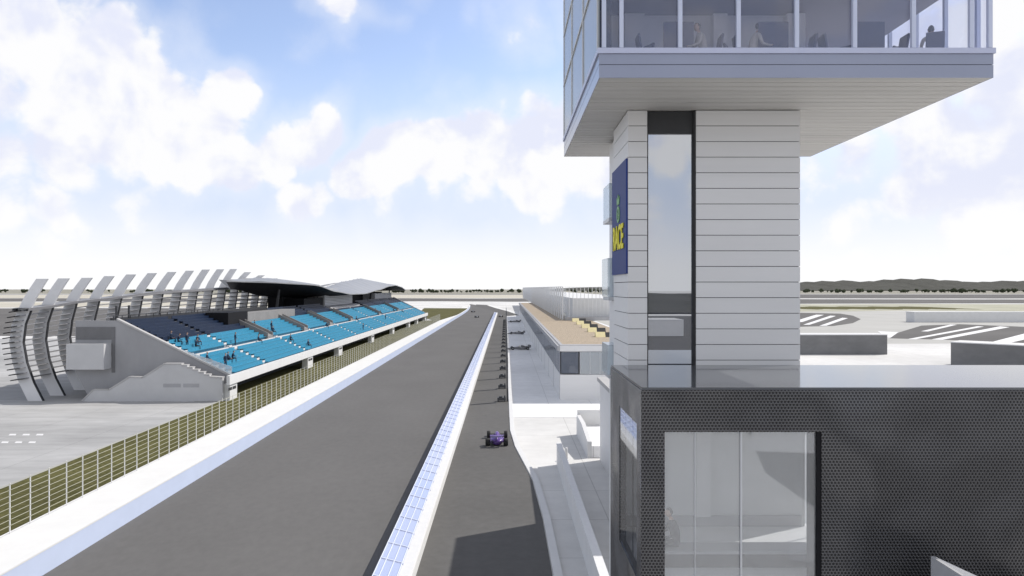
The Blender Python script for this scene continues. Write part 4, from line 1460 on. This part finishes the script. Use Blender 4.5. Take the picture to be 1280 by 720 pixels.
o = thing('bench', 'long low dark bench behind the pavilion window', 'bench', (5.4, 17.9, 6.642))
MB().box(3.4, 7.6, 17.6, 18.25, 6.99, 7.06).build('seat', M['grey'], o)
MB().box(3.5, 7.5, 17.65, 18.2, 6.645, 6.988).build('plinth', M['cloth_grey'], o)
T_room = person_mesh('person', 'lean', M['cloth_grey'], M['cloth_grey'])
T_room.location = (4.3, 17.95, 7.06)
T_room.rotation_euler = (0, 0, math.radians(-90))
tag(T_room, 'person in dark clothes seated on the bench behind the pavilion window', 'person')

# ------------------------------------------------------------------ sky, sun, camera
SUN = Vector((0.85, 0.45, 1.0)).normalized()
el = math.asin(SUN.z)
az = math.atan2(SUN.x, SUN.y)
w = bpy.data.worlds.new('World')
SC.world = w
w.use_nodes = True
N, L = w.node_tree.nodes, w.node_tree.links
N.clear()
out = N.new('ShaderNodeOutputWorld')
bg = N.new('ShaderNodeBackground')
bg.inputs[1].default_value = 0.1
L.new(bg.outputs[0], out.inputs[0])
sky = N.new('ShaderNodeTexSky')
sky.sky_type = 'NISHITA'
sky.sun_disc = False
sky.sun_elevation = el
sky.sun_rotation = az
sky.altitude = 600
sky.air_density = 1.0
sky.dust_density = 1.0
tc = N.new('ShaderNodeTexCoord')
GEN = tc.outputs['Generated']


def V(op, a, b=None, s=None):
    n = N.new('ShaderNodeVectorMath')
    n.operation = op
    for i, v in enumerate((a, b)):
        if v is None:
            continue
        if isinstance(v, tuple):
            n.inputs[i].default_value = v
        else:
            L.new(v, n.inputs[i])
    if s is not None:
        n.inputs['Scale'].default_value = s
    return n


def MA(op, a, b=None, c=None, clamp=False):
    n = N.new('ShaderNodeMath')
    n.operation = op
    n.use_clamp = clamp
    for i, v in enumerate((a, b, c)):
        if v is None:
            continue
        if isinstance(v, (int, float)):
            n.inputs[i].default_value = v
        else:
            L.new(v, n.inputs[i])
    return n.outputs[0]


def RAMP(v, a, b, lo=0.0, hi=1.0, smooth=True):
    n = N.new('ShaderNodeMapRange')
    n.interpolation_type = 'SMOOTHSTEP' if smooth else 'LINEAR'
    L.new(v, n.inputs[0])
    for i, x in enumerate((a, b, lo, hi)):
        n.inputs[i + 1].default_value = x
    return n.outputs[0]


def dir_of(px, py):
    return tuple(Vector(((px - CX) / F, 1.0, (CY - py) / F)).normalized())


def noise(vec, scale, detail, rough=0.55, dist=0.0):
    n = N.new('ShaderNodeTexNoise')
    n.inputs['Scale'].default_value = scale
    n.inputs['Detail'].default_value = detail
    n.inputs['Roughness'].default_value = rough
    n.inputs['Distortion'].default_value = dist
    L.new(vec, n.inputs['Vector'])
    return n.outputs[0]


# cloud bodies: soft lobes by direction, broken up by noise
lobes = [(40, 60, 150, 0.9), (130, 100, 130, 1.0), (200, 150, 110, 1.0), (40, 190, 150, 0.6), (150, 200, 120, 0.5), (285, 118, 48, 1.0), (240, 200, 60, 1.0), (285, 215, 55, 0.9),
         (345, 195, 50, 0.9), (395, 175, 55, 1.0), (395, 240, 60, 0.8), (470, 215, 70, 0.9), (540, 190, 70, 1.0), (600, 180, 75, 1.0), (680, 200, 100, 1.0), (610, 240, 110, 0.5),
         (415, -5, 45, 0.8), (660, 10, 60, 0.35), (1230, 130, 300, 0.75), (1100, 230, 200, 0.6), (560, 120, 60, 0.30), (-300, 60, 260, 0.8), (1700, 100, 300, 0.8)]
acc = None
warp = V('ADD', GEN, V('SCALE', V('SUBTRACT', None, (0.5, 0.5, 0.5)).outputs[0], None, 0.10).outputs[0])
nwc = N.new('ShaderNodeTexNoise')
nwc.inputs['Scale'].default_value = 7.0
nwc.inputs['Detail'].default_value = 5
L.new(GEN, nwc.inputs['Vector'])
# feed the noise colour into the warp
for nd in N:
    if nd.type == 'VECT_MATH' and nd.operation == 'SUBTRACT':
        L.new(nwc.outputs['Color'], nd.inputs[0])
WV = warp.outputs[0]
for px, py, r, a in lobes:
    d = V('DISTANCE', WV, dir_of(px, py)).outputs['Value']
    lob = RAMP(d, 0.0, r * 1.35 / F, a, 0.0)
    acc = lob if acc is None else MA('MAXIMUM', acc, lob)
fb = noise(GEN, 9.0, 7, 0.52, 0.2)
fine = noise(GEN, 26.0, 8, 0.6)
dens = MA('ADD', acc, MA('MULTIPLY', MA('SUBTRACT', fb, 0.5), 1.15))
dens = MA('ADD', dens, MA('MULTIPLY', MA('SUBTRACT', fine, 0.5), 0.28))
vo = N.new('ShaderNodeTexVoronoi')
vo.feature = 'F1'
vo.inputs['Scale'].default_value = 17
L.new(WV, vo.inputs['Vector'])
dens = MA('ADD', dens, MA('MULTIPLY', MA('SUBTRACT', 0.45, vo.outputs['Distance']), 0.55))
sp = N.new('ShaderNodeSeparateXYZ')
L.new(GEN, sp.inputs[0])
# unseen clouds added behind the viewer and overhead to whiten the ambient light
back = RAMP(sp.outputs[1], 0.35, -0.25, 0.0, 0.50)
dens = MA('ADD', dens, back)
zen = RAMP(sp.outputs[2], 0.40, 0.75, 0.0, 0.34)
dens = MA('ADD', dens, zen)
cover = RAMP(dens, 0.36, 0.56)
veil = RAMP(dens, -0.15, 0.5, 0.02, 0.40)
lowhaze = RAMP(sp.outputs[2], 0.13, 0.015, 0.0, 0.97)
# bodies: white tops, faint lilac-grey where the body is thick and away from the sun
shade_n = noise(V('ADD', GEN, (0.02, 0.0, -0.035)).outputs[0], 9.0, 4, 0.5, 0.2)
lit = RAMP(MA('SUBTRACT', fb, shade_n), -0.12, 0.05, 0.0, 1.0)
cc = N.new('ShaderNodeMix')
cc.data_type = 'RGBA'
L.new(lit, cc.inputs[0])
cc.inputs[6].default_value = (8.1, 8.4, 9.8, 1)
cc.inputs[7].default_value = (9.9, 9.9, 10.0, 1)
tint = N.new('ShaderNodeMix')
tint.data_type = 'RGBA'
tint.blend_type = 'MULTIPLY'
tint.inputs[0].default_value = 1
L.new(sky.outputs[0], tint.inputs[6])
tint.inputs[7].default_value = (2.35, 2.1, 2.08, 1)
m0 = N.new('ShaderNodeMix')
m0.data_type = 'RGBA'
L.new(RAMP(sp.outputs[2], 0.32, 0.10, 0.0, 0.92), m0.inputs[0])
L.new(tint.outputs[2], m0.inputs[6])
m0.inputs[7].default_value = (6.7, 7.7, 9.7, 1)
m1 = N.new('ShaderNodeMix')
m1.data_type = 'RGBA'
L.new(veil, m1.inputs[0])
L.new(m0.outputs[2], m1.inputs[6])
m1.inputs[7].default_value = (9.2, 9.5, 10.3, 1)
m2 = N.new('ShaderNodeMix')
m2.data_type = 'RGBA'
L.new(cover, m2.inputs[0])
L.new(m1.outputs[2], m2.inputs[6])
L.new(cc.outputs[2], m2.inputs[7])
m3 = N.new('ShaderNodeMix')
m3.data_type = 'RGBA'
L.new(lowhaze, m3.inputs[0])
L.new(m2.outputs[2], m3.inputs[6])
m3.inputs[7].default_value = (10.2, 10.2, 10.3, 1)
amb_back = RAMP(sp.outputs[1], 0.30, -0.25, 1.0, 1.15)
amb_zen = RAMP(sp.outputs[2], 0.39, 0.70, 1.0, 0.50)
amb_gain = N.new('ShaderNodeMix')                    # unseen sky scaled to set the ambient light: weaker overhead, stronger behind
amb_gain.data_type = 'RGBA'
amb_gain.blend_type = 'MULTIPLY'
amb_gain.inputs[0].default_value = 1
L.new(m3.outputs[2], amb_gain.inputs[6])
L.new(MA('MULTIPLY', amb_back, amb_zen), amb_gain.inputs[7])
L.new(amb_gain.outputs[2], bg.inputs[0])

sl = bpy.data.lights.new('sun', 'SUN')
sl.energy = 4.0
sl.angle = math.radians(0.6)
sl.color = (1.0, 0.955, 0.89)
so = bpy.data.objects.new('sun', sl)
COL.objects.link(so)
so.location = (60, 40, 80)
so.rotation_euler = (-SUN).to_track_quat('-Z', 'Y').to_euler()

cam = bpy.data.cameras.new('camera')
cam.sensor_width = 36
cam.lens = F / 1280 * 36
cam.shift_x = (640 - CX) / 1280
cam.clip_start = 0.1
cam.clip_end = 20000
co = bpy.data.objects.new('camera', cam)
COL.objects.link(co)
co.location = (0, 0, H)
co.rotation_euler = (math.radians(90), 0, 0)
SC.camera = co
vs_ = SC.view_settings
vs_.view_transform = 'Standard'
vs_.look = 'None'
vs_.gamma = 1.0
vs_.exposure = 0.0
vs_.use_curve_mapping = False
SC.cycles.transparent_max_bounces = 16
SC.cycles.max_bounces = 8
SC.cycles.use_denoising = True
